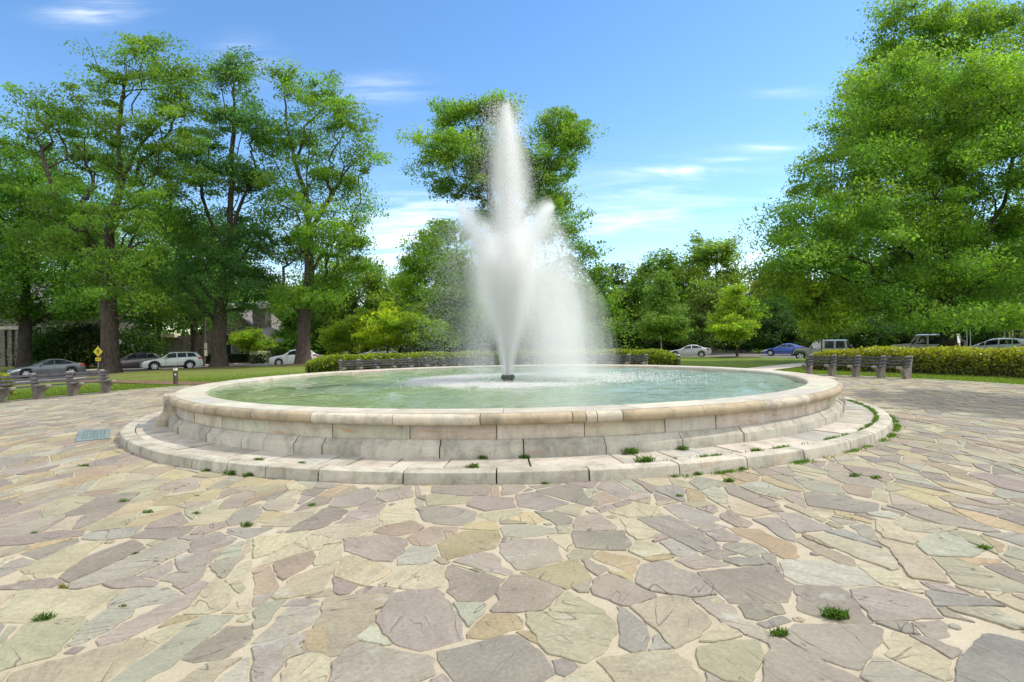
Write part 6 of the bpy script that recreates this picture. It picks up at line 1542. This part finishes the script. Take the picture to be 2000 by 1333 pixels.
for (x0_, x1_, y0_, y1_, dd) in ((440, 452, 655, 696, D), (470, 477, 662, 690, D), (416, 424, 660, 694, D)):
    fr = MB(); a, b = P(x0_, y0_, dd - .05), P(x1_, y1_, dd - .05); fr.box(((a[0] + b[0]) / 2, dd - .04, (a[2] + b[2]) / 2), (b[0] - a[0] + .25, .12, a[2] - b[2] + .25), bev=.02); w = fr.build('window', M['concrete'], ch)
    pn = MB(); pn.box(((a[0] + b[0]) / 2, dd - .08, (a[2] + b[2]) / 2), (b[0] - a[0], .10, a[2] - b[2])); pn.build('pane', M['glass'], w)
mb = MB(); a, b = P(508, 675, D - 3.6), P(516, 697, D - 3.6); dx = (b[0] - a[0])
mb.box((a[0] + .06, D - 3.7, (a[2] + b[2]) / 2), (.18, .25, a[2] - b[2])); mb.box((b[0] - .06, D - 3.7, (a[2] + b[2]) / 2), (.18, .25, a[2] - b[2])); mb.box(((a[0] + b[0]) / 2, D - 3.7, a[2] - .5), (dx, .25, .18)); mb.build('door_frame', M['cream'], ch)
mb = MB(); mb.box(((a[0] + b[0]) / 2, D - 3.5, (a[2] + b[2]) / 2), (dx - .1, .1, a[2] - b[2])); mb.build('door', M['wood'], ch)
mb = MB(); a, b = P(316, 656, D + .5), P(343, 652, D + .5); mb.box(((a[0] + b[0]) / 2, D + 1, a[2]), (b[0] - a[0], 1.6, .55), bev=.05); mb.build('wall_coping', M['cream'], ch)
hl = tag(empty('stone_hall', (0, 0, 0)), 'dark rough stone hall with gabled roof and pale columns behind the grey sedan', 'building')
D2 = 74.0; mb = MB(); px_box(mb, -60, 205, 612, D2, 9); mb.build('wall', M['rubble'], hl)
mb = MB(); a, b = P(-75, 612, D2), P(220, 612, D2); pk_ = 5.2
mb.prism([(D2 - .6, a[2] - .2), (D2 + 4.5, a[2] + 4.2), (D2 + 9.6, a[2] - .2)], a[0], b[0], axis='x'); mb.build('roof', M['slate'], hl)
for x_ in (8, 22, 36, -10):
    mb = MB(); p0 = P(x_, 645, D2 - 2.5); mb.box((p0[0], D2 - 2.5, (p0[2] - 1) / 2), (.42, .42, p0[2] + 1), bev=.04); mb.build('column', M['rubble'], hl)
mb = MB(); a, b = P(-20, 645, D2 - 2.5), P(42, 645, D2 - 2.5); mb.box(((a[0] + b[0]) / 2, D2 - 1.3, a[2] + .2), (b[0] - a[0], 3.0, .4)); mb.build('porch_beam', M['concrete'], hl)
for x_ in (75, 100, 130, 160):
    fr = MB(); a = P(x_, 640, D2 - .05); fr.box((a[0], D2 - .04, a[2] - 1), (1.1, .14, 2.4), bev=.02); w = fr.build('window', M['concrete'], hl); pn = MB(); pn.box((a[0], D2 - .09, a[2] - 1), (.85, .1, 2.1)); pn.build('pane', M['glass'], w)
hs = tag(empty('brick_house', (0, 0, 0)), 'red brick house with cream window frames behind the pale hatchback', 'house')
D3 = 66.0; mb = MB(); px_box(mb, 1931, 2080, 600, D3, 9); mb.build('wall', M['brick'], hs)
mb = MB(); a, b = P(1920, 602, D3), P(2090, 602, D3); mb.prism([(D3 - .6, a[2] - .2), (D3 + 4.5, a[2] + 3.6), (D3 + 9.6, a[2] - .2)], a[0], b[0], axis='x'); mb.build('roof', M['slate'], hs)
for (x0_, x1_, nb) in ((1941, 1970, 3), (1976, 1992, 2), (2000, 2030, 3)):
    a, b = P(x0_, 636, D3), P(x1_, 660, D3); fr = MB(); cxm = (a[0] + b[0]) / 2; w_ = b[0] - a[0]; h_ = a[2] - b[2]; zc = (a[2] + b[2]) / 2
    fr.box((cxm, D3 - .06, b[2] - .08), (w_ + .3, .2, .16)); fr.box((cxm, D3 - .06, a[2] + .08), (w_ + .3, .16, .14))
    for k in range(nb + 1): fr.box((a[0] + w_ * k / nb, D3 - .06, zc), (.13, .14, h_))
    w = fr.build('window', M['cream'], hs); pn = MB(); pn.box((cxm, D3 - .01, zc), (w_, .1, h_)); pn.build('pane', M['glass'], w)
fe = tag(empty('picket_fence', (0, 0, 0)), 'low white board fence right of the silver sedan', 'fence'); D4 = 79.0; zb_ = -.75
a, b = P(1386, 680, D4), P(1470, 680, D4); mb = MB(); n = int((b[0] - a[0]) / .16)
for k in range(n): mb.box((a[0] + .08 + k * .16, D4, zb_ + .52), (.148, .03, .95))
for z_ in (.25, .85): mb.box(((a[0] + b[0]) / 2, D4 + .04, zb_ + z_), (b[0] - a[0], .05, .09))
mb.build('boards', M['white'], fe)
for px_ in (1387, 1415, 1442, 1469):
    p0 = P(px_, 680, D4); mb = MB(); mb.box((p0[0], D4 - .02, zb_ + .62), (.16, .16, 1.24), bev=.01); mb.lathe([(.12, 1.24), (.12, 1.27), (0, 1.36)], (p0[0], D4 - .02, zb_), 4); mb.build('post', M['white'], fe)

# ------------------------------------------------------------------ light, sky, camera
AZ, EL = math.radians(76), math.radians(50)
sd = Vector((math.sin(AZ) * math.cos(EL), math.cos(AZ) * math.cos(EL), math.sin(EL)))
ld = bpy.data.lights.new('sun', 'SUN'); ld.energy = 2.3; ld.angle = math.radians(.53); ld.color = (1.0, .94, .83)
lo = bpy.data.objects.new('sun', ld); COL.objects.link(lo); lo.rotation_euler = (-sd).to_track_quat('-Z', 'Y').to_euler(); lo.location = (20, 20, 40)
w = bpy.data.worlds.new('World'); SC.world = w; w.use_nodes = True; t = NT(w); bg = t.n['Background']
sky = t.n.new('ShaderNodeTexSky'); sky.sky_type = 'NISHITA'; sky.sun_disc = False; sky.sun_elevation = EL; sky.sun_rotation = AZ; sky.air_density = 1.0; sky.dust_density = .15; sky.ozone_density = 2.2; sky.altitude = 100
hsv = t.node('ShaderNodeHueSaturation', Hue=.500, Saturation=1.18, Value=1.0, Color=sky.outputs[0])
gen = t.coord('Generated'); sp = t.node('ShaderNodeSeparateXYZ', i0=gen)
yy = t.math('MAXIMUM', t.math('ABSOLUTE', sp.outputs[1]), .08); A = t.math('DIVIDE', sp.outputs[0], yy); E = t.math('DIVIDE', sp.outputs[2], yy)
comb = t.node('ShaderNodeCombineXYZ', i0=A, i1=t.math('MULTIPLY', E, 7.5), i2=0.0)
wis = t.noise(comb.outputs[0], 4.0, 7, .62, .9); fine = t.noise(comb.outputs[0], 14, 5, .65, .4)
tot = None
for (px, py, sx, sy, am) in ((775, 470, 150, 75, .95), (1330, 333, 75, 9, .9), (1495, 288, 60, 9, .7), (740, 175, 80, 26, .40), (175, 25, 85, 22, .55), (1490, 530, 80, 30, 1.0), (1250, 425, 130, 16, .40), (1190, 452, 80, 8, .45), (1540, 180, 70, 10, .28), (480, 120, 60, 40, .3), (1420, 312, 60, 5, .4), (1230, 380, 70, 6, .3), (300, 480, 300, 60, .35), (1000, 560, 900, 60, .45), (1300, 400, 230, 70, .42), (870, 430, 90, 40, .5)):
    p = P(px, py, 1.0); a0, e0 = p[0], p[2] - CAMZ
    u = t.math('DIVIDE', t.math('SUBTRACT', A, float(a0)), sx / F); v = t.math('DIVIDE', t.math('SUBTRACT', E, float(e0)), sy / F)
    g = t.math('MULTIPLY', t.math('POWER', 2.718, t.math('MULTIPLY', t.math('ADD', t.math('MULTIPLY', u, u), t.math('MULTIPLY', v, v)), -1.0)), am)
    tot = g if tot is None else t.math('ADD', tot, g)
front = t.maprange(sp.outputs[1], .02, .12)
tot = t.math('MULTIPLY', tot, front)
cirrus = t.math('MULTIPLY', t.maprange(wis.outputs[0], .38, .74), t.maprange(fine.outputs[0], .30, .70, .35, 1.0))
back = t.math('MULTIPLY', t.maprange(t.noise(gen, 2.2, 6, .6, .3).outputs[0], .36, .56), .92)  # unseen clouds behind the camera and overhead, added as neutral fill light
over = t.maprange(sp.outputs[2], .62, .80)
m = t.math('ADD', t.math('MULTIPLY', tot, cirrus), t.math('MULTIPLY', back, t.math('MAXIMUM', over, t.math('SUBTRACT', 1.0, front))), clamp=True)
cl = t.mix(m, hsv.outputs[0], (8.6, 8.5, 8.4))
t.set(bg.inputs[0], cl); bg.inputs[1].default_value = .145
cam = bpy.data.cameras.new('camera'); co = bpy.data.objects.new('camera', cam); COL.objects.link(co)
cam.sensor_width = 36.0; cam.lens = 36.0 * F / 2000; cam.shift_y = -(666.5 - HY) / 2000; cam.clip_end = 3000; cam.clip_start = .05
co.matrix_world = Matrix(((cr, sr, 0, 0), (0, 0, -1, 0), (-sr, cr, 0, CAMZ), (0, 0, 0, 1)))
SC.camera = co
SC.render.engine = 'CYCLES'; c = SC.cycles; c.use_denoising = True; c.denoiser = 'OPENIMAGEDENOISE'; c.denoising_input_passes = 'RGB_ALBEDO_NORMAL'; c.denoising_prefilter = 'ACCURATE'; c.max_bounces = 12; c.diffuse_bounces = 5; c.glossy_bounces = 3; c.transmission_bounces = 6; c.volume_bounces = 8; c.transparent_max_bounces = 24; c.sample_clamp_indirect = 6.0; c.caustics_reflective = False; c.caustics_refractive = False
vs_ = SC.view_settings; vs_.view_transform = 'Standard'; vs_.look = 'None'; vs_.gamma = 1.0; vs_.exposure = .72
SC.display_settings.display_device = 'sRGB'
